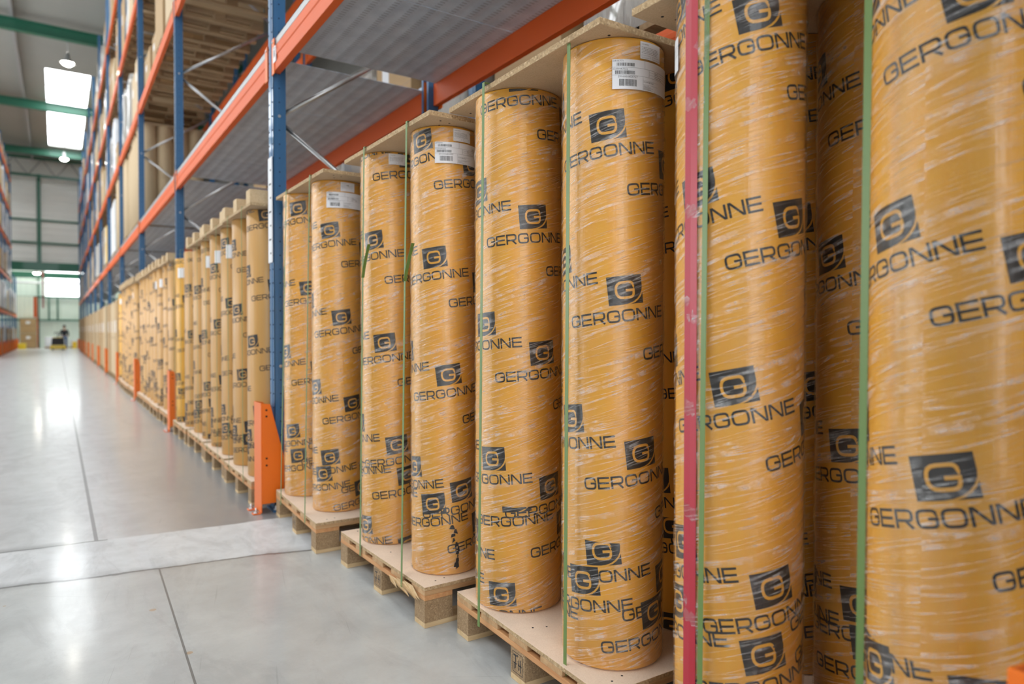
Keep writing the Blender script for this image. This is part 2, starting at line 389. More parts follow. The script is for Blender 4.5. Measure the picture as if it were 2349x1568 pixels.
# green framing on the walls
MB().box((-12,58.0,5.55), (8.6,58.28,6.15)).build('lintel_beam', M_GREEN, label='green steel lintel beam at the foot of the upper wall', cat='beam')
MB().box((-1.12,58.08,6.15), (-.90,58.28,12.3)).build('wall_post', M_GREEN, label='green steel post on the upper wall', cat='post')
MB().box((-12,58.16,9.05), (8.6,58.28,9.17)).build('wall_rail', M_GREEN, label='upper green rail on the upper wall', cat='rail')
MB().box((-12,58.16,7.45), (8.6,58.28,7.57)).build('wall_rail', M_GREEN, label='lower green rail on the upper wall', cat='rail')
t = empty('wall_frame', (0,65.75,0), label='green steel framing on the far end wall', cat='frame')
for z in (2.15,3.98): MB().box((-4,-.1,z), (8,.05,z+.12)).build('rail', M_GREEN, t)
for x in (-1.22,-.55,0.02): MB().box((x-.05,-.1,0 if x < -1 else 2.2), (x+.05,.0499,4.0 if x > -1 else 6.6)).build('stile', M_GREEN, t)
MB().tube((-6,62,6.0), (8,62,6.0), .09).build('pipe', M_WHITE, label='upper pale pipe crossing the end hall', cat='pipe')
MB().tube((-6,63,5.0), (8,63,5.0), .08).build('pipe', M_WHITE, label='lower pale pipe crossing the end hall', cat='pipe')
MB().box((-4,64.2,5.45), (4,64.3,5.9)).build('crane_beam', M_GREEN, label='green beam in front of the bright panels of the far wall', cat='beam')
MB().tube((-.85,60.3,3.0), (-.85,60.3,13.5), .05).build('hanging_cable', M_RED, label='dark red cable hanging in the end hall', cat='cable')

# high bay lamps
def lamp(loc, label):
    t = empty('high_bay_lamp', loc, label=label, cat='lamp', group='high bay lamps over the aisle')
    m = MB(); m.lathe([(.02,.42),(.07,.40),(.09,.2),(.12,.16),(.26,0),(.25,0),(.10,.14)], n=20); m.build('reflector', M_GALV, t)
    m = MB(); m.lathe([(.001,-.10),(.12,-.08),(.2,-.02),(.215,.05)], n=20); m.build('lens', M_LAMP, t)
    m = MB(); m.tube((0,0,.4), (0,0,ROOF-loc[2]-.001), .012, 6); m.build('suspension', M_GALV, t)
lamp((.43,32.9,12.1), 'glowing high bay lamp hanging in front of the bright skylight')
lamp((.44,51.2,12.1), 'glowing high bay lamp hanging beyond the bright skylight')
lamp((-1.22,60.5,5.55), 'glowing high bay lamp low in the end hall beyond the upper wall')

# ------------------------------------------------------------------ printed logo (stroke letters)
ST = .155
def strip(pts, t, closed=False):
    """thicken a centre line with mitred joints -> list of convex quads"""
    n = len(pts); L = []; Rr = []
    for i in range(n):
        p = Vector(pts[i])
        if closed or 0 < i < n-1:
            a = (p - Vector(pts[(i-1) % n])).normalized(); b = (Vector(pts[(i+1) % n]) - p).normalized()
            na = Vector((-a.y,a.x)); nb = Vector((-b.y,b.x)); m = na+nb
            m = m.normalized() if m.length > 1e-6 else na
            k = min(1/max(m.dot(na), .35), 2.0)
        else:
            b = (Vector(pts[1])-p) if i == 0 else (p-Vector(pts[i-1])); b.normalize(); m = Vector((-b.y,b.x)); k = 1
        L.append(p+m*(t/2*k)); Rr.append(p-m*(t/2*k))
    out = []
    for i in range(n if closed else n-1):
        j = (i+1) % n; out.append([tuple(Rr[i]), tuple(Rr[j]), tuple(L[j]), tuple(L[i])])
    return out
def rnd(pts, r, closed=False, seg=3):
    """round the corners of a centre line; r is a list (0 = sharp)"""
    out = []; n = len(pts)
    for i, p in enumerate(pts):
        ri = r[i] if isinstance(r, (list,tuple)) else r
        if ri == 0 or (not closed and i in (0, n-1)): out.append(p); continue
        P = Vector(p); A = (Vector(pts[(i-1) % n])-P).normalized(); B = (Vector(pts[(i+1) % n])-P).normalized()
        a = P+A*ri; b = P+B*ri
        for k in range(seg+1):
            s = k/seg; q = a*(1-s)**2 + P*(2*s*(1-s)) + b*s*s; out.append(tuple(q))
    return out
h = ST/2
def gG(w): return strip(rnd([(w-h,.70),(w-h,1-h),(h,1-h),(h,h),(w-h,h),(w-h,.5),(w*.55,.5)], [0,.24,.3,.3,.24,0,0]), ST)
def gE(w): return strip([(w,1-h),(h,1-h),(h,h),(w,h)], ST) + strip([(h,.5),(w*.96,.5)], ST)
def gR(w): return strip(rnd([(h,0),(h,1-h),(w-h,1-h),(w-h,.40),(h,.40)], [0,0,.22,.22,0]), ST) + strip([(w*.56,.40),(w-h*.9,0)], ST*1.05)
def gO(w): return strip(rnd([(h,h),(w-h,h),(w-h,1-h),(h,1-h)], .3, True), ST, True)
def gN(w): return strip([(h,0),(h,1)], ST) + strip([(w-h,0),(w-h,1)], ST) + [[(0,1),(w-ST*1.25,0),(w,0),(ST*1.25,1)]]
WORD = []
x = 0
for g, w_ in ((gG,1.08),(gE,.98),(gR,1.03),(gG,1.08),(gO,1.14),(gN,1.05),(gN,1.05),(gE,.98)):
    WORD += [[(px+x, py-.5) for px, py in q] for q in g(w_)]; x += w_+.125
CAPH = .0405; WS = .372/(x-.125)
WORD = [[(px*WS, py*CAPH) for px, py in q] for q in WORD]
# badge: dark tile with a swept lower right corner; pale G laid over it
BX, BY, BW, BH = .150, .036, .118, .094
def badge():
    arc = [(BX+BW*(1-.0)-0.0 - BW*.62*(1-cos(t)), BY+BH*.62*(1-sin(t))*1.0) for t in [radians(a) for a in (0,15,30,45,60,75,90)]]
    # arc from right side (t=0) down to the bottom (t=90)
    arc = [(BX+BW-BW*.60*(1-cos(radians(a))), BY+BH*.60-BH*.60*sin(radians(a))) for a in (0,15,30,45,60,75,90)]
    dark = [(BX,BY)] + list(reversed(arc)) + [(BX+BW,BY+BH),(BX,BY+BH)]
    cx, cy = BX+BW, BY
    cor = []
    off = []
    for a in (8,20,32,45,58,70,82):
        px = BX+BW-BW*.60*(1-cos(radians(a))); py = BY+BH*.60-BH*.60*sin(radians(a))
        off.append((px+.0055*cos(radians(a))*1.1, py-.0055*sin(radians(a))))
    off = [(min(p[0],cx), max(p[1],cy)) for p in off]
    for i in range(len(off)-1): cor.append([off[i], off[i+1], (cx,cy)])
    return [dark] + cor
GW, GH = BW*.56, BH*.62
GP = [[(BX+BW*.20+p[0]/1.25*GW, BY+BH*.19+p[1]*GH) for p in q] for q in
      strip(rnd([(1.25-.07,.70),(1.25-.07,.93),(.07,.93),(.07,.07),(1.25-.07,.07),(1.25-.07,.47),(.68,.47)], [0,.26,.42,.42,.3,0,0], seg=4), .15)]
BADGE = badge()
def clip(poly, ax, v, keep_gt):
    out = []; n = len(poly)
    for i in range(n):
        a, b = poly[i], poly[(i+1) % n]
        ia = (a[ax] >= v) if keep_gt else (a[ax] <= v); ib = (b[ax] >= v) if keep_gt else (b[ax] <= v)
        if ia: out.append(a)
        if ia != ib:
            s = (v-a[ax])/(b[ax]-a[ax]); out.append((a[0]+(b[0]-a[0])*s, a[1]+(b[1]-a[1])*s))
    return out
def wrap_poly(mb, poly, rad, zlo, zhi, step=.012, base=None):
    base = base or rad
    poly = clip(poly, 1, zlo, True)
    if len(poly) >= 3: poly = clip(poly, 1, zhi, False)
    if len(poly) < 3: return
    x0 = min(p[0] for p in poly); x1 = max(p[0] for p in poly)
    k0 = int(floor(x0/step)); k1 = int(floor((x1-1e-9)/step))
    for k in range(k0, k1+1):
        q = clip(poly, 0, k*step, True) if k > k0 else poly
        if k < k1 and len(q) >= 3: q = clip(q, 0, (k+1)*step, False)
        if len(q) < 3: continue
        r = rad
        mb.poly([(r*cos(p[0]/base), r*sin(p[0]/base), p[1]) for p in q])
def prints(R_, th0, z0, drift, zlo, zhi, cols=(-2,-1,0,1), step=.014, lower=True):
    """dark and pale polygons of the repeated mark on a cylinder; local z from zlo to zhi"""
    ink = MB(); pale = MB(); ink2 = MB(); pale2 = MB()
    phi = atan(radians(drift)*R_/.54); c, s = cos(phi), sin(phi)
    u0 = radians(th0)*R_
    a0 = (.25,-.134); b0 = (0,-.54)
    def inst(mi, mp, ou, oz, zl, zh):
        if oz < zl-.25 or oz > zh+.2: return
        T = lambda q: [(ou+p[0]*c-p[1]*s, oz+p[0]*s+p[1]*c) for p in q]
        for q in WORD: wrap_poly(mi, T(q), R_+.0006, zl, zh, step, R_)
        for q in BADGE: wrap_poly(mi, T(q), R_+.0006, zl, zh, step, R_)
        if mp is not None:
            for q in GP: wrap_poly(mp, T(q), R_+.0012, zl, zh, step, R_)
    for i in cols:
        for j in range(-6, 7):
            du = i*a0[0]+j*b0[0]; dz = i*a0[1]+j*b0[1]
            inst(ink, pale, u0+du*c-dz*s, z0+du*s+dz*c, zlo, zhi)
    if lower:   # a second sheet folded over the foot of the roll, printed out of step
        for i in cols:
            du = i*a0[0]; dz = i*a0[1] + .0
            ou = u0+du*c-dz*s+.19; oz = z0+du*s+dz*c
            oz = zlo+.10+((oz-.17) % .27)
            inst(ink2, pale2, ou, oz, zlo, zlo+.42)
    def merge(src, mi, push):
        for f_ in src.f:
            k = len(ink.v); q = [src.v[i] for i in f_]
            if push: q = [(p[0]*(1+push/R_), p[1]*(1+push/R_), p[2]) for p in q]
            ink.v += q; ink.f.append(tuple(range(k,k+len(f_)))); ink.sm.append(False); ink.mi.append(mi)
    merge(pale, 1, 0); merge(pale2, 1, 0); merge(ink2, 0, .0003)
    ink.uv = True
    return ink

# ------------------------------------------------------------------ rolls
def add_uv(me, R_):
    uv = me.uv_layers.new(name='UVMap')
    for p in me.polygons:
        us = []
        for li in p.loop_indices:
            v = me.vertices[me.loops[li].vertex_index].co; us.append([atan2(v.y,v.x)*R_, v.z])
        if max(u[0] for u in us)-min(u[0] for u in us) > R_*2:
            for u in us:
                if u[0] < 0: u[0] += 2*pi*R_
        for li, u in zip(p.loop_indices, us): uv.data[li].uv = u
def body_mesh(R_, z0, z1, mat, n=64):
    m = MB(); m.uv = True; m.lathe([(R_-.02,z0+.001),(R_-.004,z0+.001),(R_,z0+.006),(R_,z0+.3),(R_,(z0+z1)/2),(R_,z1-.004),(R_-.004,z1),(R_*.62,z1+.0),(R_*.58,z1-.02)], n=n)
    k = len(m.v); m.v.append((0,0,z1-.02)); b = k-n
    for i in range(n): m.f.append((b+i, b+(i+1) % n, k)); m.sm.append(False); m.mi.append(0)
    me = m.mesh('roll_body', mat); add_uv(me, R_); return me
def film_mesh(R_, z0, z1, seed):
    rng = random.Random(seed); n, k = 96, 130
    m = MB(); m.uv = True; ph = [(rng.uniform(0,6.28), rng.uniform(.6,1.3)) for _ in range(6)]
    for a in range(k+1):
        z = z0+(z1-z0)*a/k
        for i in range(n):
            t = 2*pi*i/n
            hlx = z*2*pi/.075 - t*2
            d = .0013*abs(sin(hlx*.5+ph[0][0])) + .0008*sin(z*61*ph[1][1]+t*3+ph[1][0]) + .0008*sin(z*23+t*5+ph[2][0]) + .0006*rng.random()
            r = R_+.0035+max(-.0012, d)
            m.v.append((r*cos(t), r*sin(t), z))
    for a in range(k):
        for i in range(n):
            j = (i+1) % n; m.f.append((a*n+i,a*n+j,(a+1)*n+j,(a+1)*n+i)); m.sm.append(True); m.mi.append(0)
    me = m.mesh('stretch_film', M_FILM); add_uv(me, R_)
    return me
def ob(name, me, parent, rz=0):
    o = bpy.data.objects.new(name, me); COL.objects.link(o); o.parent = parent; o.rotation_euler = (0,0,rz); return o
def cyl_patch(mb, R_, t0, t1, z0, z1, step=3.0):
    n = max(1, int(abs(t1-t0)/step))
    for i in range(n):
        a = radians(t0+(t1-t0)*i/n); b = radians(t0+(t1-t0)*(i+1)/n)
        mb.poly([(R_*cos(a),R_*sin(a),z0),(R_*cos(b),R_*sin(b),z0),(R_*cos(b),R_*sin(b),z1),(R_*cos(a),R_*sin(a),z1)])
_txt = {}
def text_polys(s):
    if s not in _txt:
        cu = bpy.data.curves.new('t', 'FONT'); cu.body = s; cu.size = 1.0; cu.resolution_u = 1
        o = bpy.data.objects.new('t', cu); COL.objects.link(o); bpy.context.view_layer.update()
        dg = bpy.context.evaluated_depsgraph_get(); me = bpy.data.meshes.new_from_object(o.evaluated_get(dg))
        _txt[s] = [[(me.vertices[i].co.x, me.vertices[i].co.y) for i in p.vertices] for p in me.polygons]
        bpy.data.objects.remove(o); bpy.data.curves.remove(cu); bpy.data.meshes.remove(me)
    return _txt[s]
def shipping_label(par, R_, z1, t0=226, w_=.228, detail=True, seed=1, offs=0):
    """large white shipping label and its print; z1 = top"""
    rng = random.Random(seed); deg = math.degrees(w_/R_); hgt = .096
    m = MB(); m.uv = True; cyl_patch(m, R_+.0062, t0, t0+deg, z1-hgt, z1); L = m.build('shipping_label', M_WHITE, par, label='white shipping label with black barcodes')
    m = MB(); m.uv = True; u0 = radians(t0)*R_; rr = R_+.0067
    def rect(x0,z0,x1,z1_):
        wrap_poly(m, [(u0+x0,z1+z0),(u0+x1,z1+z0),(u0+x1,z1+z1_),(u0+x0,z1+z1_)], rr, -9, 9, .02, R_)
    def bars(x0, x1, za, zb):
        x = x0
        while x < x1:
            w1 = rng.choice((.0007,.0007,.0014,.002)); rect(x,za,x+w1,zb); x += w1+rng.choice((.0008,.0008,.0016))
    def word(s, x0, z0, size):
        for q in text_polys(s): wrap_poly(m, [(u0+x0+p[0]*size, z1+z0+p[1]*size) for p in q], rr, -9, 9, .03, R_)
    word('OF/05771', .001, -.0085, .0085); bars(.014,.072,-.022,-.0115); rect(0,-.0262,w_,-.0256)
    word('013990R7522', .001, -.0345, .0085); bars(.009,.072,-.048,-.0365); rect(0,-.0515,w_,-.0509)
    word('S900000459757', .018, -.0595, .0098); bars(.022,.078,-.086,-.064)
    rect(.108,-.0256,.1086,0); rect(.125,-.0509,.1256,-.0256)
    for zz in (-.033,-.041): rect(.1256,zz,w_,zz-.0004)
    rect(.101,-.096,.1015,-.0515); rect(.101,-.063,.165,-.0626); rect(.101,-.076,.165,-.0756)
    word('013990R7522', .103, -.070, .0075)
    for k in range(5): rect(.103,-.079-.003*k,.103+rng.uniform(.02,.05),-.0797-.003*k)
    for k in range(4): rect(.150,-.030-.0055*k,.150+rng.uniform(.01,.05),-.031-.0055*k)
    m.build('label_print', M_INK, L)
def small_label(par, R_, z1, t0=256, seed=1):
    rng = random.Random(seed); w_ = .088; hgt = .056; deg = math.degrees(w_/R_)
    m = MB(); m.uv = True; cyl_patch(m, R_+.0062, t0, t0+deg, z1-hgt, z1); L = m.build('small_label', M_WHITE, par, label='small white label with faint grey print')
    m = MB(); m.uv = True; u0 = radians(t0)*R_; rr = R_+.0067
    def rect(x0,z0,x1,z1_): wrap_poly(m, [(u0+x0,z1+z0),(u0+x1,z1+z0),(u0+x1,z1+z1_),(u0+x0,z1+z1_)], rr, -9, 9, .03, R_)
    for q in text_polys('013990R7522'): wrap_poly(m, [(u0+.005+p[0]*.005, z1-.010+p[1]*.005) for p in q], rr, -9, 9, .03, R_)
    for k in range(5):
        x = .005
        while x < .07:
            d = rng.uniform(.003,.010); rect(x,-.0175-.0048*k,x+d,-.0185-.0048*k); x += d+.002
    for (a,b,c,d) in ((.005,-.044,.040,-.0436),(.005,-.052,.040,-.0516),(.048,-.044,.083,-.0436),(.048,-.052,.083,-.0516),(.005,-.052,.0054,-.044),(.04,-.052,.0404,-.044),(.048,-.052,.0484,-.044),(.083,-.052,.0834,-.044)): rect(a,b,c,d)
    m.build('label_print', M_INK, L)

ZB, ZT = .181, 2.24
NEAR = {  # x, y, R, top, th0, z0, drift
 '1a': (1.455,4.745,.158,2.232, 184.4,1.485,26), '1b': (1.493,4.238,.159,2.232, 188.1,1.278,26),
 '2a': (1.512,3.450,.157,2.236, 234.5,1.567,24), '2b': (1.542,2.891,.156,2.236, 176.9,.994,25),
 '3a': (1.612,2.364,.178,2.257, 190.5,1.654,14), '3b': (1.626,1.796,.174,2.257, 176.4,1.33,20),
 '4a': (1.625,1.262,.174,2.257, 206.3,1.479,36), '4b': (1.67,.71,.175,2.257, 187.2,1.327,38),
 '4c': (2.0,1.05,.175,2.257, 155.0,1.843,24), '4d': (2.13,1.43,.175,2.257, 150.0,1.55,24),
 '3c': (2.04,2.36,.174,2.257, 170.0,1.4,20), '3d': (2.06,1.83,.174,2.257, 160.0,1.6,20) }
NLAB = {
 '1a': 'printed yellow roll right beside the first blue rack post',
 '1b': 'printed yellow roll with white shipping label, nearer roll on the pallet beside the post guard',
 '2a': 'printed yellow roll with one small white label on the pallet with the splintered edge',
 '2b': 'printed yellow roll with large barcode label and torn black film near its foot',
 '3a': 'printed yellow roll without any label, left roll of the pallet in the foreground',
 '3b': 'printed yellow roll with sharp white barcode label, right roll of the foreground pallet',
 '4a': 'printed yellow roll with a red tape stripe running down it',
 '4b': 'nearest and largest printed yellow roll at the right edge of the photo',
 '4c': 'printed yellow roll seen in the gap behind the nearest two rolls',
 '4d': 'sliver of a wrapped roll in the dark gap right of the red striped roll',
 '3c': 'hidden rear roll on the foreground pallet behind the unlabelled roll',
 '3d': 'shadowed rear roll on the foreground pallet behind the sharply labelled roll' }
for k, (x, y, R_, zt, th0, z0, dr) in NEAR.items():
    t = empty('wrapped_roll', (x,y,0), 0, NLAB[k], 'roll')
    ob('roll_body', body_mesh(R_, ZB, zt, M_PAPER, 96), t)
    rear = k in ('3c','3d')
    ink = prints(R_, th0, z0, dr, ZB+.004, zt-.004, cols=(-1,0,1) if rear else (-2,-1,0,1))
    ink.build('printed_mark', [M_INK, M_PAPER], t, label='black printed logo and lettering')
    if not rear: ob('stretch_film', film_mesh(R_, ZB+.004, zt-.010, ord(k[1])*7+int(k[0])), t)
    if k in ('1b','2b','3b'):
        shipping_label(t, R_, zt-.075, 227, seed=int(k[0])); small_label(t, R_, zt-.012, 257, seed=int(k[0]))
    if k == '2a': small_label(t, R_, zt-.012, 243, seed=9)
    if k == '4a':
        shipping_label(t, R_, 2.24-.075-.03, 76, seed=5)
        m = MB(); m.uv = True
        for a in range(40):
            z_a = ZB+.02+(zt-ZB-.03)*a/40; z_b = ZB+.02+(zt-ZB-.03)*(a+1)/40
            m.poly([((R_+.0060)*cos(radians(q)), (R_+.0060)*sin(radians(q)), zz) for q, zz in ((165.5,z_a),(173.5,z_a),(173.5,z_b),(165.5,z_b))])
            m.poly([((R_+.0060)*cos(radians(q)), (R_+.0060)*sin(radians(q)), zz) for q, zz in ((173.5,z_a),(181,z_a),(181,z_b),(173.5,z_b))])
        m.build('red_tape', M_RED, t, label='red tape stripe under the film')
    if k == '2b':   # tear in the film with dark tape
        m = MB(); m.uv = True; u = radians(262)*R_
        rng = random.Random(3); zz = .21
        while zz < .40:
            wv = rng.uniform(.003,.014); o_ = rng.uniform(-.014,.014) - (zz-.2)*.05
            wrap_poly(m, [(u+o_-wv,zz+rng.uniform(-.006,.006)),(u+o_+wv,zz+rng.uniform(-.006,.010)),(u+o_+wv*rng.uniform(.2,1),zz+.022),(u+o_-wv*rng.uniform(.2,1),zz+.020)], R_+.0062, 0, 9, .01, R_); zz += rng.choice((.008,.013,.02))
        m.build('torn_tape', M_BLACK, t, label='torn black tape at the foot of the roll')

# far rolls: one printed prototype shared by the copies
def proto_roll(R_, seed, th0, z0, dr, zt, mat):
    t = empty('wrapped_roll', (0,0,0))
    ob('roll_body', body_mesh(R_, ZB, zt, mat, 40), t)
    ink = prints(R_, th0, z0, dr, ZB+.004, zt-.004, step=.03)
    ink.build('printed_mark', [M_INK, mat], t)
    t['category'] = 'roll'
    return t, [(c, []) for c in children(t)]
BAYN = ['nearest','second','third','fourth','fifth','sixth','seventh','eighth','ninth','tenth','eleventh','twelfth','thirteenth']
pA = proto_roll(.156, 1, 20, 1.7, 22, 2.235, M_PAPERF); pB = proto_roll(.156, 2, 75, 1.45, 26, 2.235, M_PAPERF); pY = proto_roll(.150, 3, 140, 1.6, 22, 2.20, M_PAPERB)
used = set(); ROLLS = []
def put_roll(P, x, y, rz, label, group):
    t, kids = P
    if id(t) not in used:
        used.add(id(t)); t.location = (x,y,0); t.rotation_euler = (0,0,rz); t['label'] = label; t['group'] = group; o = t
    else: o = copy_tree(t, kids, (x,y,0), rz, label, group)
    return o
# ------------------------------------------------------------------ pallets
def pallet_parts(name, D, W, zz=(.022,.098,.022,.022), mats=None, blockmat=None):
    """local origin at the pallet's centre on the floor; boards along x (into the rack), stringers along y"""
    t = empty(name); b0, bl, st, dk = zz; bm_ = blockmat or M_BLOCK
    hx, hy = D/2, W/2; bw = .10
    for i, cy in enumerate((-hy+bw/2, 0, hy-bw/2)):
        MB().box((-hx,cy-bw/2,0), (hx,cy+bw/2,b0)).build('bottom_board', mats[0], t, .002)
        for cx in (-hx+.07, 0, hx-.07): MB().box((cx-.07,cy-bw/2,b0), (cx+.07,cy+bw/2,b0+bl)).build('block', bm_, t, .002)
    z = b0+bl
    for cx in (-hx+.07, 0, hx-.07): MB().box((cx-.07,-hy,z), (cx+.07,hy,z+st)).build('stringer_board', mats[1], t, .002)
    z += st; n = 5; g = (W-n*.13)/(n-1)
    for i in range(n): MB().box((-hx,-hy+i*(.13+g),z), (hx,-hy+i*(.13+g)+.13,z+dk)).build('deck_board', mats[2], t, .002)
    return t
def with_plate(t, D, W, near=False):
    m = MB(); x, y = D/2, W/2
    n0 = len(m.f); m.box((-x,-y,.164), (x,y,.180)); m.mi[n0:n0+6] = [1,0,1,1,1,1]
    m.build('chipboard_sheet', [M_PLATE, M_EDGE], t, .0015)
    if near:
        for px, py in ((-x+.08,-y+.05),(-x+.13,-y+.06),(-x+.08,.02),(-x+.13,.0),(-x+.08,y-.05),(-x+.13,y-.06)): MB().tube((px,py,.1797),(px,py,.1806),.004,8).build('nail', M_HOLE, t)
def stamp(t, D, W):
    m = MB(); x = -D/2-.0006; y0 = -.036
    for a,b,c,d in ((-.036,.036,.034,.036),(-.036,.036,.0,.002),(-.036,-.034,.0,.036),(.034,.036,.0,.036)): pass
    def r(ya,yb,za,zb): m.poly([(x,ya,za),(x,yb,za),(x,yb,zb),(x,ya,zb)])
    r(-.035,.035,.108,.110); r(-.035,.035,.034,.036); r(-.035,-.033,.034,.110); r(.033,.035,.034,.110)
    r(.006,.028,.094,.101); r(.012,.017,.05,.100); r(-.028,-.004,.066,.071); r(-.024,-.019,.045,.092); r(-.012,-.007,.05,.088); r(.004,.029,.066,.070); r(.022,.026,.044,.07); r(-.004,.004,.098,.103)
    m.uv = True; m.build('stamp', M_INK, t, label='black stamped frame on the middle block')
MP = (M_WOODP, M_WOODY, M_WOODX)
def ground_pallet(x_front, yc, W, rz, label, D=1.2):
    t = pallet_parts('pallet', D, W, mats=MP); with_plate(t, D, W, True); stamp(t, D, W)
    t.location = (x_front + D/2*cos(rz), yc + D/2*sin(rz), 0); t.rotation_euler = (0,0,rz)
    return tag(t, label, 'pallet')
# cap boards on the rolls
def cap(x_front, yc, W, rz, z, label, D=1.2, th=.022, blocks=False):
    t = empty('chipboard_lid', (x_front + D/2*cos(rz), yc + D/2*sin(rz), z), rz, label, 'board')
    m = MB(); x, y = D/2, W/2; m.box((-x,-y,0),(x,y,th)); m.mi[0:6] = [0,0,1,1,1,1]; m.build('sheet', [M_CHIP, M_EDGE], t, .0015)
    if not blocks:
        for px, py in ((-x+.08,-y+.05),(-x+.13,-y+.06),(-x+.105,-y+.11),(-x+.08,y-.05),(-x+.13,y-.06),(-x+.105,y-.11)): MB().tube((px,py,.0004),(px,py,-.0006),.005,8).build('screw_hole', M_HOLE, t)
    if blocks:
        for cx in (-x+.07, 0, x-.07):
            for cy in (-y+.07, 0, y-.07): MB().box((cx-.07,cy-.06,th),(cx+.07,cy+.06,th+.10)).build('block', M_BLOCKL, t, .002)
    return t
# near bay: four pallets
P1 = ground_pallet(1.262, 4.425, 1.0, radians(-2.0), 'pallet under two rolls beside the orange post guard')
P2 = ground_pallet(1.318, 3.18, 1.02, radians(.8), 'pallet with splintered orange edge board under two rolls')
P3 = ground_pallet(1.405, 2.065, .985, radians(-2.2), 'foreground pallet with black stamp on its middle block')
P4 = ground_pallet(1.44, .985, 1.0, 0, 'nearest pallet under the red striped roll')
cap(1.300, 4.45, 1.03, 0, 2.233, 'chipboard lid on the pair of rolls beside the blue post')
cap(1.345, 3.18, 1.05, 0, 2.237, 'chipboard lid on the two rolls above the splintered pallet')
cap(1.425, 2.135, 1.03, radians(-1.5), 2.258, 'chipboard lid on the two foreground rolls, lit speckled edge')
cap(1.46, 1.0, 1.06, 0, 2.258, 'chipboard lid with three screw holes over the nearest rolls')
# splintered edge on pallet two
m = MB(); rng = random.Random(5)
for k in range(7):
    y = 2.86+k*.028; x = 1.312-.004*k % .006
    l = rng.uniform(.10,.22); z = .148-.004*k
    m.poly([(x,y,z+.012),(x-.012,y-l*.5,z-.004),(x-.004,y-l,z-.022),(x+.004,y-l*.5,z+.012)])
    m.poly([(x,y,z+.012),(x+.004,y-l*.5,z+.012),(x-.004,y-l,z-.022),(x+.008,y-l*.5,z)])
s_ = m.build('splinter', M_WOODP, None); s_.parent = P2; s_.matrix_parent_inverse = (Matrix.Translation(P2.location) @ Matrix.Rotation(radians(.8),4,'Z')).inverted()
s_['label'] = 'pale raw splinters on the edge board'
# straps
def strap(x, y, z_top, label, xb=None, thick=.0012, w_=.017, z_bot=.126, xbot=None):
    xbot = x if xbot is None else xbot; m = MB(); xb = xb or x+1.24
    def seg(p, q):
        # band of width w_ along y between points p,q (x,z)
        d = Vector((q[0]-p[0], q[1]-p[1])).normalized(); n = Vector((-d.y,d.x))*thick/2
        m.prism([(p[0]-n.x,p[1]-n.y),(q[0]-n.x,q[1]-n.y),(q[0]+n.x,q[1]+n.y),(p[0]+n.x,p[1]+n.y)], 'y', y-w_/2, y+w_/2)
    seg((xbot,z_bot),(x,z_top)); seg((x,z_top),(xb,z_top)); seg((xb,z_top),(xb,z_bot))
    t = m.build('strap', M_STRAP, None, label=label, cat='strap', group='green strapping bands around the pallets'); return t
strap(1.292, 4.165, 2.258, 'green strap in front of the roll beside the blue post, nearer of two', xbot=1.252)
strap(1.292, 4.680, 2.258, 'green strap nearest the blue rack post', xbot=1.246)
strap(1.337, 3.390, 2.262, 'green strap between the two rack-side pallets, left on the splintered pallet', xbot=1.308)
strap(1.337, 2.870, 2.262, 'green strap across the splintered pallet edge, right of two', xbot=1.306)
strap(1.408, 2.310, 2.283, 'green strap on the left side of the foreground pallet', xbot=1.384)
strap(1.424, 1.790, 2.283, 'green strap over the left edge of the sharply labelled roll', xbot=1.410)
strap(1.452, 1.232, 2.283, 'green strap beside the red tape stripe', xbot=1.430)
strap(1.452, .795, 2.283, 'green strap on the left edge of the nearest roll', xbot=1.430)
def tail(x, y, z, label):
    m = MB(); pts = [(0,0),(-.018,.05),(-.050,.11),(-.085,.165)]
    for (a,b),(c,d) in zip(pts, pts[1:]): m.prism([(a,b),(a-.0012,b),(c-.0012,d),(c,d)], 'x', -.008, .008)
    o = m.build('strap_tail', M_STRAP, None, label=label, cat='strap', group='loose green strap ends'); o.location = (x,y,z)
tail(1.3262, 3.385, 1.58, 'loose green strap end curling off the left strap of the splintered pallet')
tail(1.3250, 2.865, 1.53, 'loose green strap end curling off the right strap of the splintered pallet')

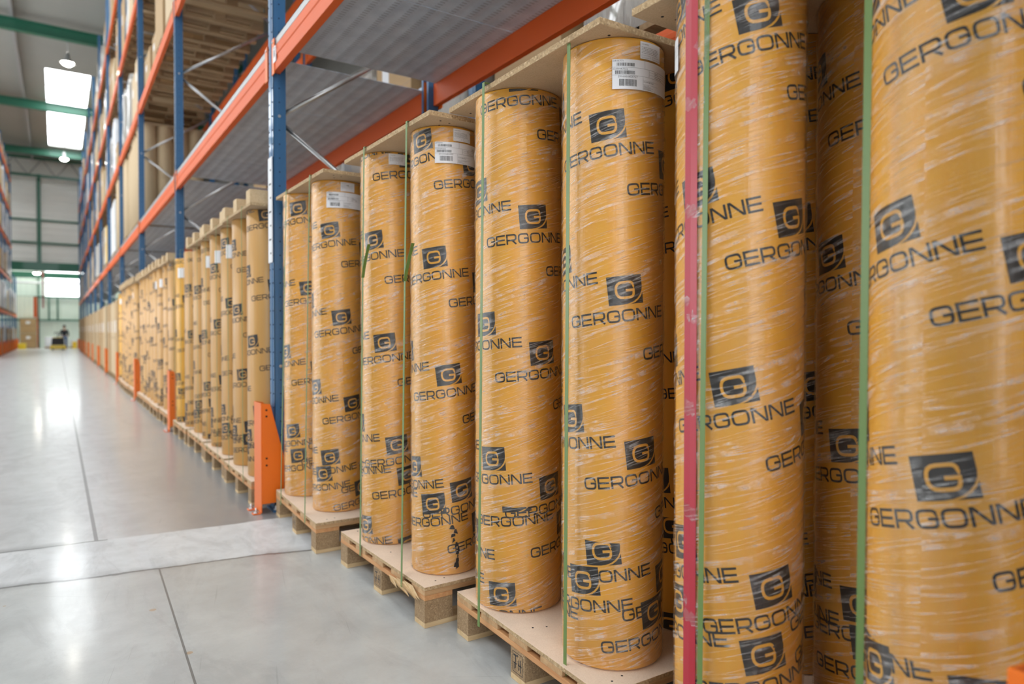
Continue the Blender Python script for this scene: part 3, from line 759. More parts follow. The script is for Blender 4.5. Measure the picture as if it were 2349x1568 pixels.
# pallets and rolls of the second to fourth bays
pp = pallet_parts('pallet', 1.2, 1.0, mats=MP); with_plate(pp, 1.2, 1.0); PK = kids_of(pp); pp['category'] = 'pallet'; first = True
lid = cap(0, 0, 1.04, 0, 0, 'x', blocks=True); LK = kids_of(lid); lfirst = True
rng = random.Random(21)
for bay in (2,3,4):
    y0 = POST0+PITCHY*(bay-2)+(.26 if bay == 2 else .36)
    for k in range(4):
        yc = y0+.5+k*(1.095 if bay != 3 else 1.06); xf = 1.20+rng.uniform(-.015,.03)
        if k == 3: yc -= .0
        lab = 'pallet of printed rolls, %s along the %s bay' % (ORD[k], BAYN[bay-1]); g = 'pallets of rolls in the far bays'
        if first: pp.location = (xf+.6,yc,0); pp['label'] = lab; pp['group'] = g; first = False
        else: copy_tree(pp, PK, (xf+.6,yc,0), 0, lab, g)
        zt = 2.236
        if not (k == 3 and bay in (2,4)):
            lab = 'chipboard lid with blocks on top, %s stack of the %s bay' % (ORD[k], BAYN[bay-1]); g = 'lids with blocks on the far rolls'
            if lfirst: lid.location = (xf+.6,yc,zt); lid['label'] = lab; lid['group'] = g; lfirst = False
            else: copy_tree(lid, LK, (xf+.6,yc,zt), 0, lab, g)
        for q, dy in enumerate((-.26,.27)):
            last = k == 3 and q == 1 and bay in (2,4)
            P = pY if last else (pA if rng.random() < .5 else pB)
            lab = '%s printed roll on the %s pallet of the %s bay' % (('nearer','farther')[q], ORD[k], BAYN[bay-1])
            if last: lab = 'bright yellow topped roll standing in front of the blue post ending the %s bay' % BAYN[bay-1]
            o = put_roll(P, xf+.19 if not last else xf+.155, yc+dy, rng.uniform(0,6.28), lab, 'printed rolls in the far bays')
            if last or rng.random() < .3:
                m = MB(); m.uv = True; a = math.degrees(-o.rotation_euler.z)+215
                cyl_patch(m, .1585, a, a+45, 1.96, 2.08); m.build('shipping_label', M_WHITE, o, label='white shipping label')
            if bay == 2 and k == 0 and q == 0:
                m = MB(); m.uv = True; a = math.degrees(-o.rotation_euler.z)+262; cyl_patch(m, .1585, a, a+22, .2, 2.22); m.build('red_tape', M_RED, o, label='red tape stripe')
        if bay == 2:
            for dy in (-.27,.25):
                strap(xf-.008, yc+dy, zt+.024, 'thin green strap on the %s pallet of the second bay, %s side' % (ORD[k], 'near' if dy < 0 else 'far'), w_=.014)

# unseen stock added behind the camera's right shoulder to block light
for k in range(3):
    yc = -.32-k*1.1
    copy_tree(pp, PK, (2.02,yc,0), 0, 'unseen added pallet beyond the right edge, %s place' % ORD[k], 'added unseen pallets beyond the right edge')
    copy_tree(lid, LK, (2.02,yc,2.238), 0, 'unseen added lid beyond the right edge, %s place' % ORD[k], 'added unseen lids beyond the right edge')
    for q, dy in enumerate((.26,-.27)):
        put_roll(pA, 1.60, yc+dy, k*1.7+q, '%s unseen added roll of the %s pallet beyond the right edge' % (('nearer','farther')[q], ORD[k]), 'added unseen rolls beyond the right edge')
# ------------------------------------------------------------------ racking
def post(mb, x, y, z0, z1, side=1):
    """open C-profile upright with channel grooves; aisle face at x"""
    d, wd, tk = .090, .125, .004
    # web faces the aisle (x), flanges run into the rack; grooves as raised ribs
    mb.box((x,y,z0), (x+side*tk,y+wd,z1))
    for yy in (y, y+wd-tk): mb.box((x,yy,z0), (x+side*d,yy+tk,z1))
    for yy in (y+.0, y+wd-.03): mb.box((x+side*(d-tk),yy+.0005,z0), (x+side*d,yy+.03,z1))
    mb.box((x+side*.030,y-.003,z0), (x+side*.056,y+.0005,z1))
    mb.box((x-side*.003,y+.045,z0), (x+side*.0005,y+.080,z1))
LEV = [3.15, 5.38, 7.55, 9.70]
def frame(name, loc, xf, xr, H_, label, holes=True, z_nodes=.9, braces=True):
    t = empty(name, loc, 0, label, 'rack frame', 'blue upright frames of the racking')
    m = MB(); post(m, xf, 0, .012, H_); p = m.build('post', M_BLUE, t)
    if holes:
        m = MB(); z = .35
        while z < min(H_, 6):
            m.tube((xf+.043,-.0037,z),(xf+.043,-.0025,z),.005,8); m.tube((xf-.0034,.022,z),(xf+.001,.022,z),.005,8); m.tube((xf-.0034,.103,z),(xf+.001,.103,z),.005,8); z += .10
        m.build('hole_row', M_HOLE, p)
    m = MB(); post(m, xr, 0, .012, H_, -1); m.build('post', M_BLUE, t)
    for x in (xf-.02, xr-.11): 
        m = MB(); m.box((x,-.03,.0),(x+.13,.16,.012)); bp = m.build('base_plate', M_DARKBLUE if False else M_BLUE, t)
        m = MB(); m.tube((x+.02,-.015,.012),(x+.02,-.015,.05),.008,8); m.tube((x+.11,-.015,.012),(x+.11,-.015,.05),.008,8); m.tube((x+.02,-.015,.014),(x+.02,-.015,.024),.016,6); m.tube((x+.11,-.015,.014),(x+.11,-.015,.024),.016,6); m.build('anchor_bolt', M_STEEL, bp)
    if braces:
        z = .15; up = False; a = xf+.06; b = xr-.06
        while z+.9 < H_:
            m = MB(); p0, p1 = ((a,.06,z+.02),(b,.06,z+.88)) if up else ((b,.06,z+.02),(a,.06,z+.88))
            m.tube(p0, p1, .017, 10); m.build('brace', M_STEEL, t); z += .9; up = not up
        m = MB(); z = 1.05
        while z < min(H_,8): m.tube((xf+.043,-.008,z),(xf+.043,.0,z),.011,8); z += 1.8
        m.build('bolt', M_STEEL, t)
    return t
XF, XR = 1.30, 2.63
NB = 12
frames = [frame('upright_frame', (0,POST0,0), XF, XR, 12.0, 'tall blue upright frame beside the orange guard with white ladder label', True)]
FK = kids_of(frames[0])
frames[0].rotation_euler = (0,0,0)
for i in [-1]+list(range(1, NB)):
    o = copy_tree(frames[0], FK, (0,POST0+PITCHY*i,0), 0, ('blue upright frame at the near right end of the first bay' if i < 0 else 'blue upright frame, %s along the aisle on the right' % ORD[i]))
# white level label on the first post
m = MB(); m.box((XF-.0095,.015,1.80),(XF-.0035,.115,2.56)); L = m.build('level_label', M_WHITE, frames[0], label='tall white label strip on the post')
m = MB(); m.uv = True
for k in range(7): m.poly([(XF-.0100,.03,1.86+k*.1),(XF-.0100,.06+.03*(k % 2),1.86+k*.1),(XF-.0100,.06+.03*(k % 2),1.872+k*.1),(XF-.0100,.03,1.872+k*.1)])
m.build('label_print', M_INK, L)
# beams
def beam(name, x, y0, y1, z, side, label, parts=True):
    """box section 50 wide, 180 high with pressed grooves and end plates; outer face at x (side=-1 faces the aisle)"""
    t = empty(name, (x,y0,z), 0, label, 'beam', 'orange load beams of the racking'); L_ = y1-y0
    s = -side  # into the rack
    m = MB(); pr = [(0,0),(0,.060),(s*.006,.066),(s*.006,.100),(0,.106),(0,.140),(s*.006,.146),(s*.006,.180),(s*.050,.180),(s*.050,0)]
    m.prism(pr if s < 0 else pr, 'y', .004, L_-.004); m.build('beam_profile', M_ORANGE, t, .0025)
    for yy in (-.01, L_-.06+.0):
        m = MB(); m.box((-s*.006,yy,-.02),(-s*.0005,yy+.07,.23)); m.box((-s*.006,yy if yy < 0 else yy+.064,-.02),(s*.075,yy+.006 if yy < 0 else yy+.07,.23)); c = m.build('connector', M_ORANGE2, t, .001)
        m = MB(); m.tube((-s*.006,yy+.035,.205),(-s*.012,yy+.035,.205),.008,8); m.build('safety_pin', M_STEEL, c)
    return t
bm0 = beam('load_beam', XF-.002, POST0+.128, POST0+PITCHY-.003, LEV[0], -1, 'x'); BK = kids_of(bm0); bfirst = True
bmr = beam('load_beam', XR+.002, POST0+.128, POST0+PITCHY-.003, LEV[0], 1, 'x'); RK = kids_of(bmr); rfirst = True
LVN = ['first','second','third','fourth']
for i in range(NB):
    bay = i+1; y = POST0+PITCHY*(i-1)+.128
    for l, z in enumerate(LEV):
        if (bay == 1 and l > 0) or (bay == 2 and l > 1) or (bay == 3 and l > 2): continue
        lab = 'front orange beam of the %s level, %s bay of the right rack' % (LVN[l], BAYN[bay-1])
        if bfirst: bm0.location = (XF-.002,y,z); bm0['label'] = lab; bfirst = False
        else: copy_tree(bm0, BK, (XF-.002,y,z), 0, lab)
        if bay <= 7:
            lab = 'rear orange beam of the %s level, %s bay of the right rack' % (LVN[l], BAYN[bay-1])
            if rfirst: bmr.location = (XR+.002,y,z); bmr['label'] = lab; rfirst = False
            else: copy_tree(bmr, RK, (XR+.002,y,z), 0, lab)
# bay number sticker on the near beam connector
m = MB(); m.box((XF-.0085,POST0-.10,LEV[0]+.055),(XF-.0025,POST0-.035,LEV[0]+.165))
st = m.build('location_sticker', M_WHITE, None, label='white location sticker on the orange beam at the first post', cat='sticker')
m = MB(); m.uv = True
for a,b,c,d in ((-.088,-.05,.15,.155),(-.085,-.078,.09,.14),(-.07,-.063,.09,.14),(-.085,-.063,.11,.115),(-.055,-.05,.09,.14)): m.poly([(XF-.009,POST0+a,LEV[0]+c),(XF-.009,POST0+b,LEV[0]+c),(XF-.009,POST0+b,LEV[0]+d),(XF-.009,POST0+a,LEV[0]+d)])
m.build('sticker_print', M_INK, st)
# decks on the first level
def deck(y0, y1, label):
    t = empty('shelf_deck', (0,(y0+y1)/2,LEV[0]+.181), 0, label, 'shelf', 'galvanised decks of the first level'); L_ = (y1-y0)/2
    m = MB(); n = 4; wq = 2*L_/n
    for k in range(n):
        ya = -L_+k*wq
        m.box((XF+.052,ya+.003,-.012),(XR-.052,ya+wq-.003,-.0095)); m.box((XF+.052,ya+.003,-.0095),(XF+.055,ya+wq-.003,.03)); m.box((XR-.055,ya+.003,-.0095),(XR-.052,ya+wq-.003,.03))
    m.build('panel', M_DECK, t)
    m = MB(); m.box((XF+.004,-L_,0.001),(XF+.010,L_,.052)); m.box((XF+.004,-L_,.046),(XF+.06,L_,.052)); m.box((XR-.010,-L_,0.001),(XR-.004,L_,.052)); m.build('lip', M_GALV, t)
for bay in range(0, 13):
    y = POST0+PITCHY*(bay-2)
    deck(y+.16, y+PITCHY-.05, 'grey galvanised shelf deck of the %s bay' % BAYN[bay-1] if bay else 'grey galvanised shelf deck added unseen beyond the right edge')  # the deck past the right edge is unseen, added to block light
# post protectors
def guard(loc, label):
    t = empty('post_guard', loc, 0, label, 'guard', 'orange post guards along the aisle')
    m = MB(); W = .205; tk = .006
    m.box((0,0,.008),(tk,W,.79))
    for yy in (0, W-tk):
        m.prism([(tk,.07),(.16,.07),(.16,.40),(.066,.78),(tk,.79)], 'y', yy, yy+tk)
    g = m.build('guard_channel', M_ORANGE2, t, .002)
    m = MB()
    for z in (.74,.695,.395,.345): m.tube((.038,-.0012,z),(.038,.0008,z),.0075,10)
    m.build('hole', M_HOLE, g)
    m = MB(); m.box((-.055,.005,0),(.0,.055,.008)); m.box((-.055,W-.055,0),(0,W-.005,.008)); f_ = m.build('foot', M_ORANGE2, t, .002)
    m = MB()
    for yy in (.03, W-.03): m.tube((-.03,yy,.008),(-.03,yy,.045),.006,8); m.tube((-.03,yy,.008),(-.03,yy,.018),.014,6); m.tube((-.03,yy,.008),(-.03,yy,.0105),.02,12)
    m.build('anchor_bolt', M_STEEL, f_)
    return t
g0 = guard((1.195,POST0-.035,0), 'large orange post guard beside the first blue post'); GK = kids_of(g0)
for i in [-1]+list(range(1, NB)):
    copy_tree(g0, GK, (1.195,POST0-.035+PITCHY*i,0), 0, 'orange post guard at the right edge of the photo' if i < 0 else 'orange post guard, %s along the aisle on the right' % ORD[i])
# back to back rack behind
for i in range(0, 4):
    copy_tree(frames[0], [k for k in FK if 'label' not in k[0].keys()], (1.69,POST0+PITCHY*i,0), 0, 'blue upright frame of the rear rack, %s from the camera' % ORD[i])
for i in range(0, 4):
    for l in (0,1):
        copy_tree(bm0, BK, (XF-.002+1.69,POST0+PITCHY*(i-1)+.128,LEV[l]-.25), 0, 'orange beam of the rear rack, %s level, %s bay' % (LVN[l], BAYN[i]))

# ------------------------------------------------------------------ loads on the upper levels
up = pallet_parts('pallet', 1.15, .92, (.020,.085,.020,.020), (M_OLDWOOD, M_OLDWOOD, M_OLDWOOD), M_BLOCK); UK = kids_of(up); up['category'] = 'pallet'; upf = True
# cheap version for higher/farther pallets: one mesh
def joined_pallet():
    m = MB(); hx, hy = .575,.46
    for cy in (-hy+.05,0,hy-.05):
        m.box((-hx,cy-.05,0),(hx,cy+.05,.02))
        for cx in (-hx+.07,0,hx-.07): m.box((cx-.07,cy-.045,.02),(cx+.07,cy+.045,.105))
    for cx in (-hx+.07,0,hx-.07): m.box((cx-.07,-hy,.105),(cx+.07,hy,.125))
    for i in range(5): m.box((-hx,-hy+i*.1975,.125),(hx,-hy+i*.1975+.13,.145))
    return m.mesh('pallet', M_OLDWOOD)
PMESH = joined_pallet()
M_CART = simple('brown_carton', (.42,.27,.13), .7, 0, .06, 2)
M_CART2 = simple('beige_carton', (.54,.40,.24), .65, 0, .06, 2)
M_CARTW = simple('white_carton', (.72,.72,.72), .5, 0, .05, 2)
M_CARTY = simple('yellow_carton', (.74,.52,.20), .55, 0, .05, 2)
M_TAPE = NT('brown_tape').set(Base_Color=(.33,.20,.09), Roughness=.3).m
M_WRAP = NT('grey_wrapped_goods').set(Base_Color=(.42,.39,.36), Roughness=.25, Coat_Weight=1.0, Coat_Roughness=.08).m
t_ = NT('grey_shrink_wrap'); hh = t_.noise(t_.coord((9,9,1.5)), 2, 4, .6, .8); t_.set(Base_Color=(.40,.37,.33), Roughness=.3, Coat_Weight=1.0, Coat_Roughness=.06); t_.bump(hh, .9, .05); M_WRAP = t_.m
t_ = NT('white_shrink_wrap'); hh = t_.noise(t_.coord((9,9,1.5)), 2, 4, .6, .8); t_.set(Base_Color=(.72,.73,.76), Roughness=.3, Coat_Weight=1.0, Coat_Roughness=.06); t_.bump(hh, .8, .05); M_WRAPW = t_.m
def carton(w_, d_, h_, mat, name='carton'):
    t = empty(name); m = MB(); x, y = d_/2, w_/2; m.box((-x,-y,0),(x,y,h_-.004)); 
    m.box((-x,-y,h_-.004),(-.003,y,h_)); m.box((.003,-y,h_-.004),(x,y,h_)); m.build('carton_body', mat, t, .006)
    m = MB(); m.box((-x-.001,-.03,h_-.15),(-x+.001,.03,h_)); m.box((-x,-.03,h_),(x,.03,h_+.001)); m.box((-x-.001,-y,h_*.5),(-x+.001,y,h_*.5+.012)); m.build('tape', M_TAPE, t)
    m = MB(); m.box((-x-.002,y*.25,h_*.58),(-x+.001,y*.65,h_*.74)); m.build('label', M_WHITE, t)
    t['category'] = 'carton'; return t, kids_of(t), name
def wrapped(w_, d_, h_, mat):
    t = empty('wrapped_load'); m = MB(); x, y = d_/2, w_/2; k = len(m.v); n = 6
    # slightly tapered, bulging block
    prof = []
    for a in range(n+1):
        s = a/n; zz = h_*s; b = 1-.03*s+.015*sin(s*9); cr = .05
        ring = [(-x*b,-y*b+cr),(-x*b+cr,-y*b),(x*b-cr,-y*b),(x*b,-y*b+cr),(x*b,y*b-cr),(x*b-cr,y*b),(-x*b+cr,y*b),(-x*b,y*b-cr)]
        for p in ring: m.v.append((p[0],p[1],zz))
    for a in range(n):
        for i in range(8):
            j = (i+1) % 8; m.f.append((a*8+i,a*8+j,(a+1)*8+j,(a+1)*8+i)); m.sm.append(True); m.mi.append(0)
    m.f.append(tuple(range(n*8,n*8+8))); m.sm.append(False); m.mi.append(0)
    m.build('wrapped_block', mat, t); m = MB(); m.box((-x*.9,-y*.9,h_-.01),(x*.9,y*.9,h_+.02)); m.build('top_sheet', M_CART2, t)
    t['category'] = 'load'; return t, kids_of(t), 'load'
def tubes(w_, d_, h_, mat):
    t = empty('tube_bundle'); 
    for a in range(3):
        for b in range(4):
            cx = -d_/2+.15+b*(d_-.3)/3; cy = -w_/2+.15+a*(w_-.3)/2
            m = MB(); m.lathe([(.01,h_-.02),(.09,h_-.02),(.10,h_),(.14,h_),(.145,h_-.01),(.145,.0),(.10,0)], (cx,cy), 24); m.build('tube', mat, t)
    m = MB(); m.box((-d_/2,-w_/2,h_),(d_/2,w_/2,h_+.02)); m.build('top_board', M_CHIP, t)
    t['category'] = 'tubes'; return t, kids_of(t), 'tubes'
LOADS = {
 'beige': carton(.9,1.15,1.0,M_CART2), 'brown': carton(.9,1.15,1.35,M_CART), 'white': carton(.88,1.12,1.45,M_CARTW), 'yellow': carton(.88,1.12,1.2,M_CARTY),
 'low': carton(.86,1.1,.6,M_CART), 'grey': wrapped(.9,1.15,1.25,M_WRAP), 'shiny': wrapped(.92,1.15,1.5,M_WRAPW), 'tube': tubes(.9,1.15,1.78,M_CART2),
 'tallbeige': carton(.94,1.15,1.95,M_CART2), 'tallbrown': carton(.94,1.15,1.95,M_CART), 'tallgrey': wrapped(.94,1.15,1.9,M_WRAP) }
DESC = {'beige':'beige carton','brown':'brown carton','white':'white carton','yellow':'yellow carton','low':'low brown carton','grey':'grey shrink-wrapped load','shiny':'whitish shiny shrink-wrapped load','tube':'bundle of upright beige tubes','tallbeige':'tall beige carton','tallbrown':'tall brown carton','tallgrey':'tall grey wrapped load'}
lused = set()
def put_load(key, loc, label, group, rz=0):
    t, kids, cat = LOADS[key]
    if key not in lused:
        lused.add(key); t.location = loc; t.rotation_euler = (0,0,rz); t['label'] = label; t['group'] = group
    else: copy_tree(t, kids, loc, rz, label, group)
def put_pallet(loc, label, group, detailed):
    global upf
    if detailed:
        if upf: up.location = loc; up['label'] = label; up['group'] = group; upf = False
        else: copy_tree(up, UK, loc, 0, label, group)
    else:
        o = bpy.data.objects.new('pallet', PMESH); COL.objects.link(o); o.location = loc; tag(o, label, 'pallet', group)
rng = random.Random(11)
for l in range(4):
    for bay in range(2, 13):
        if l == 0 and bay < 4: continue
        if (l == 2 and bay < 3) or (l == 3 and bay < 4): continue
        z = LEV[l]+(.235 if l == 0 else .181); yb = POST0+PITCHY*(bay-2)
        for k in range(4):
            yc = yb+.17+.58+k*1.125; xs = 1.93+rng.uniform(-.03,.03)
            det = l == 1 and bay <= 4
            put_pallet((xs,yc,z), 'worn wooden pallet on the %s level, %s bay, %s place' % (LVN[l], BAYN[bay-1], ORD[k]), 'pallets on the upper levels of the right rack', det)
            if l == 0: key = 'tube' if bay == 4 or (bay == 5 and k < 2) else ('white' if bay == 5 else rng.choice(['brown','beige','yellow','brown','grey']))
            elif l == 1: key = rng.choice(['beige','low','beige','brown','grey']) if bay < 4 else rng.choice(['shiny','beige','brown','grey','low'])
            else: key = rng.choice(['beige','brown','grey','shiny','beige'])
            zz = z+.145
            put_load(key, (xs,yc,zz), '%s on the %s level, %s bay, %s place' % (DESC[key], LVN[l], BAYN[bay-1], ORD[k]), 'loads on the upper levels of the right rack')
# ground level from the fifth bay on
for bay in range(5, 13):
    yb = POST0+PITCHY*(bay-2)
    for k in range(4):
        yc = yb+.17+.60+k*1.12; xs = 1.84+rng.uniform(-.03,.03); key = ['tallbeige','tallbrown','tallbeige','tallbrown'][(bay*3+k) % 4] if bay > 5 else ['tallbrown','tallbeige','tallbeige','tallbrown'][k]
        put_pallet((xs,yc,0), 'wooden pallet on the floor of the %s bay, %s place' % (BAYN[bay-1], ORD[k]), 'pallets on the floor in the far bays', False)
        put_load(key, (xs,yc,.145), '%s on the floor of the %s bay, %s place' % (DESC[key], BAYN[bay-1], ORD[k]), 'tall loads on the floor in the far bays')
# rear rack, floor level, glimpsed through the gaps
for k in range(11):
    yc = POST0-PITCHY+.17+.6+(k//4)*PITCHY+(k%4)*1.12; key = ['tallbrown','tallbeige'][k % 2]
    put_pallet((3.64,yc,2.9+.181), 'pallet on the first level of the rear rack, %s place' % ORD[k], 'pallets of the rear rack', False)
    k2 = ['brown','grey','grey','brown','grey'][k % 5]; put_load(k2, (3.64,yc,3.226), '%s on the first level of the rear rack, %s place' % (DESC[k2], ORD[k]), 'loads of the rear rack')
    put_pallet((3.64,yc,0), 'shadowed pallet of the rear rack, %s place' % ORD[k], 'pallets of the rear rack', False)
    put_load(key, (3.64,yc,.145), '%s in the shadow of the rear rack, %s place' % (DESC[key], ORD[k]), 'loads of the rear rack')

# ------------------------------------------------------------------ left rack, far down the aisle
LX = -2.5; LLEV = [2.35, 4.55, 6.8, 9.0, 11.2]; LP = 3.0
for i in range(8):
    y = 41.0+LP*i; HL = 12.4 if y < 57 else 5.3; low_ = y+LP > 58
    t = empty('upright_frame', (0,y,0), 0, 'blue upright frame of the left rack, %s from the camera' % ORD[i], 'rack frame', 'blue upright frames of the left rack')
    for xx, sd in ((LX,-1),(LX-1.2,1)):
        m = MB(); post(m, xx, 0, 0, HL, sd); m.build('post', M_BLUE, t)
    for j in range(int(HL)-1):
        m = MB(); a, b = (LX-.06,LX-1.14) if j % 2 else (LX-1.14,LX-.06); m.tube((a,.06,.3+j),(b,.06,1.25+j),.017,6); m.build('brace', M_STEEL, t)
    copy_tree(g0, GK, (LX+.10,y+.17,0), pi, 'orange post guard of the left rack, %s from the camera' % ORD[i])
    if i == 7: break
    for l, z in enumerate(LLEV):
        if low_ and l > 0: continue
        t = empty('load_beam', (LX+.002,y+.128,z), 0, 'front orange beam of the left rack, %s level, %s bay' % (ORD[l], ORD[i]), 'beam', 'orange load beams of the left rack')
        MB().box((-.05,0,0),(0,LP-.13,.14)).build('beam_profile', M_ORANGE, t, .003)
        for yy in (-.01, LP-.19): MB().box((-.06,yy,-.03),(.006,yy+.06,.18)).build('connector', M_ORANGE2, t)
        MB().box((LX-1.2,y+.13,z),(LX-1.15,y+LP-.002,z+.14)).build('load_beam', M_ORANGE, label='rear orange beam of the left rack, %s level, %s bay' % (ORD[l], ORD[i]), cat='beam', group='orange load beams of the left rack')
    for l, z in enumerate([-.141]+LLEV):
        if low_ and l > 1: continue
        for k in range(2):
            yc = y+.17+.68+k*1.38; key = rng.choice(['white','shiny','beige','yellow','white','shiny'] if l else ['white','shiny','tallbrown' if False else 'brown'])
            if l == 5: key = 'low'
            zz = z+.141
            put_pallet((LX-.58,yc,zz), 'wooden pallet of the left rack, level %s, %s bay, %s place' % (ORD[l], ORD[i], ORD[k]), 'pallets of the left rack', False)
            put_load(key, (LX-.58,yc,zz+.145), '%s of the left rack, level %s, %s bay, %s place' % (DESC[key], ORD[l], ORD[i], ORD[k]), 'loads of the left rack', pi)
MB().box((-2.42,61.5,0),(-1.95,62.4,.42)).build('rack_end_barrier', simple('yellow_paint', (.85,.62,.03), .4), None, .02, label='yellow barrier at the far end of the left rack', cat='barrier')
MB().box((.95,62.6,0),(1.25,63.2,.5)).build('rack_end_barrier', simple('yellow_paint_b', (.85,.55,.03), .4), None, .02, label='yellow barrier at the far end of the right rack', cat='barrier')

# ------------------------------------------------------------------ end hall: boxes, truck, driver
for i, (z, l) in enumerate(((0.02,'lower large cardboard box against the far wall'),(1.17,'upper large cardboard box stacked against the far wall'))):
    t = empty('cardboard_box', (-1.86,64.4,z), 0, l, 'box')
    m = MB(); m.box((-.52,-.5,0),(.50,.5,1.12)); m.build('box_body', M_CART, t, .01)
    m = MB(); m.box((-.15,-.503,.72),(.12,-.499,.92)); m.build('box_label', M_WHITE, t)
    m = MB(); m.box((-.52,-.502,.54),(.5,-.499,.60)); m.build('tape', M_TAPE, t)
MB().box((-2.6,65.0,2.4),(-1.55,65.3,4.05)).build('wall_cabinet', ribbed('pale_green_ribs', (.72,.76,.66), 0, .3), label='pale green ribbed cabinet panel above the cardboard boxes', cat='cabinet')
MB().box((-1.54,65.0,2.4),(-1.30,65.3,4.0)).build('rack_plate', simple('rust_orange', (.50,.09,.02), .5), label='rust orange plate beside the pale green panel', cat='plate')
MB().box((-1.32,64.9,0),(-1.26,65.0,2.4)).build('rack_upright', M_ORANGE, label='thin orange upright beside the cardboard boxes', cat='post')
for x0, x1, z1, l in ((-.82,-.02,.88,'white wrapped goods behind the pallet truck on the left'),(.38,.70,.92,'narrow white wrapped goods behind the driver'),(.78,1.3,.62,'low white wrapped goods right of the driver')):
    t = empty('wrapped_goods', ((x0+x1)/2,63.9,0), 0, l, 'goods')
    m = MB(); w_ = (x1-x0)/2; m.box((-w_,-.4,.12),(w_,.4,z1)); m.build('wrapped_block', M_WRAPW, t, .05)
    m = MB(); m.box((-w_,-.42,0),(w_,.42,.11)); m.build('pallet_base', M_OLDWOOD, t)
M_YEL = simple('truck_yellow', (.85,.60,.02), .35, 0, .03, 2, .4)
t = empty('pallet_truck', (.02,57.6,0), 0, 'yellow and black electric pallet truck in the aisle end', 'truck')
m = MB(); m.prism([(-.47,.05),(.47,.05),(.47,.28),(.42,.36),(-.42,.36),(-.47,.28)], 'y', -.42, .35); m.build('chassis', M_YEL, t, .02)
m = MB(); m.prism([(-.38,.36),(.38,.36),(.36,.78),(.30,.86),(-.30,.86),(-.36,.78)], 'y', -.36, .25); m.build('battery_cover', M_BLACK, t, .02)
m = MB(); m.box((-.33,-.36,.86),(.33,-.1,.90)); m.build('cover_lip', M_YEL, t)
m = MB(); m.tube((0,-.2,.86),(0,-.28,1.22),.03); m.tube((-.18,-.3,1.24),(.18,-.3,1.24),.022); m.tube((-.18,-.3,1.24),(-.18,-.22,1.12),.02); m.tube((.18,-.3,1.24),(.18,-.22,1.12),.02); m.build('tiller', M_BLACK, t)
for x_ in (-.3,.3):
    m = MB(); m.tube((x_-.04,-.38,.07),(x_+.04,-.38,.07),.07,16); m.build('wheel', M_BLACK, t)
for x_ in (-.27,.27):
    m = MB(); m.box((x_-.08,.35,.06),(x_+.08,1.5,.12)); m.build('fork', M_YEL, t, .01)
# driver: one skinned figure with clothing
def skin_obj(name, verts, edges, radii, mat, parent, sub=2, root=0):
    me = bpy.data.meshes.new(name); me.from_pydata(verts, edges, []); me.materials.append(mat)
    o = bpy.data.objects.new(name, me); COL.objects.link(o); o.parent = parent
    sk = o.modifiers.new('skin', 'SKIN'); sk.use_smooth_shade = True
    lay = me.skin_vertices[0] if me.skin_vertices else None
    if lay is None:
        bm = bmesh.new(); bm.from_mesh(me); bm.verts.layers.skin.verify(); bm.to_mesh(me); bm.free(); lay = me.skin_vertices[0]
    for i, r in enumerate(radii):
        lay.data[i].radius = (r if isinstance(r, tuple) else (r,r)); lay.data[i].use_root = i == root
    s = o.modifiers.new('sub', 'SUBSURF'); s.levels = sub; s.render_levels = sub
    return o
M_SKIN = NT('skin').set(Base_Color=(.55,.30,.20), Roughness=.5).m
M_JACK = NT('dark_jacket').set(Base_Color=(.018,.020,.028), Roughness=.8).m
M_JEAN = NT('blue_jeans').set(Base_Color=(.10,.17,.32), Roughness=.8).m
M_HAIR = NT('dark_hair').set(Base_Color=(.03,.018,.012), Roughness=.6).m
t = empty('person', (.42,60.2,0), 0, 'person in dark jacket and blue jeans standing behind the pallet truck', 'person')
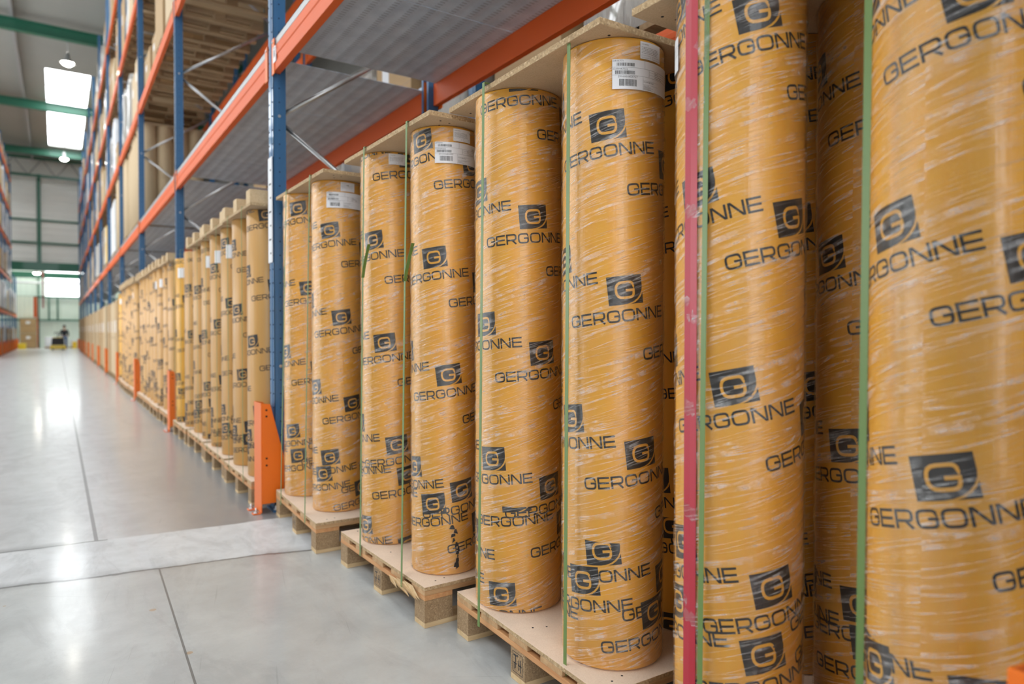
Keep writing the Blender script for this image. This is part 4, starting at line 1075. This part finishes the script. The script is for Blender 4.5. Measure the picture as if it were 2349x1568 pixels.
V = [(0,0,.93),(0,0,1.12),(0,0,1.32),(0,.0,1.44),(0,-.01,1.52),(0,-.02,1.62),(0,-.02,1.71),
     (-.18,0,1.38),(-.25,-.03,1.12),(-.24,-.22,.98),(-.22,-.30,.96),(.18,0,1.38),(.25,-.03,1.12),(.24,-.2,.96),(.22,-.28,.94),
     (-.10,0,.88),(-.11,-.02,.48),(-.11,.03,.09),(-.11,-.12,.05),(.10,0,.88),(.11,-.02,.48),(.11,.03,.09),(.11,-.12,.05)]
E_ = [(0,1),(1,2),(2,3),(3,4),(4,5),(5,6),(2,7),(7,8),(8,9),(9,10),(2,11),(11,12),(12,13),(13,14),(0,15),(15,16),(16,17),(17,18),(0,19),(19,20),(20,21),(21,22)]
Rr = [(.15,.10),(.14,.10),(.16,.10),(.06,.06),(.055,.055),(.085,.10),(.07,.085),.06,.045,.035,.03,.06,.045,.035,.03,.08,.06,.045,.04,.08,.06,.045,.04]
skin_obj('body', V, E_, Rr, M_SKIN, t)
jv = [V[i] for i in (0,1,2,7,8,9,11,12,13)]; skin_obj('jacket', jv, [(0,1),(1,2),(2,3),(3,4),(4,5),(2,6),(6,7),(7,8)], [(.175,.125),(.165,.12),(.18,.125),.078,.062,.05,.078,.062,.05], M_JACK, t)
tv = [V[i] for i in (0,15,16,17,19,20,21)]; skin_obj('trousers', tv, [(0,1),(1,2),(2,3),(0,4),(4,5),(5,6)], [(.16,.115),.098,.078,.065,.098,.078,.065], M_JEAN, t)
m = MB(); m.lathe([(.001,1.80),(.05,1.79),(.09,1.74),(.10,1.67),(.095,1.63),(.08,1.62)], (0,.0), 16); m.build('hair', M_HAIR, t)
for s2 in (-1,1):
    for q in range(4):
        x_ = s2*.22+(q-1.5)*.018; skin_obj('finger', [(x_,-.33,.95),(x_,-.37,.94),(x_,-.385,.92)], [(0,1),(1,2)], [.010,.009,.008], M_SKIN, t, 1)
    skin_obj('thumb', [(s2*.19,-.31,.955),(s2*.16,-.34,.95)], [(0,1)], [.011,.009], M_SKIN, t, 1)
    m = MB(); m.lathe([(.004,1.0),(.008,.99),(.008,.985),(.001,.98)], (s2*.035,-.115), 8); 
for key, (t, kids, cat) in LOADS.items():      # a load kind that no place uses
    if key not in lused:
        for ch, gk in kids: bpy.data.objects.remove(ch)
        bpy.data.objects.remove(t)
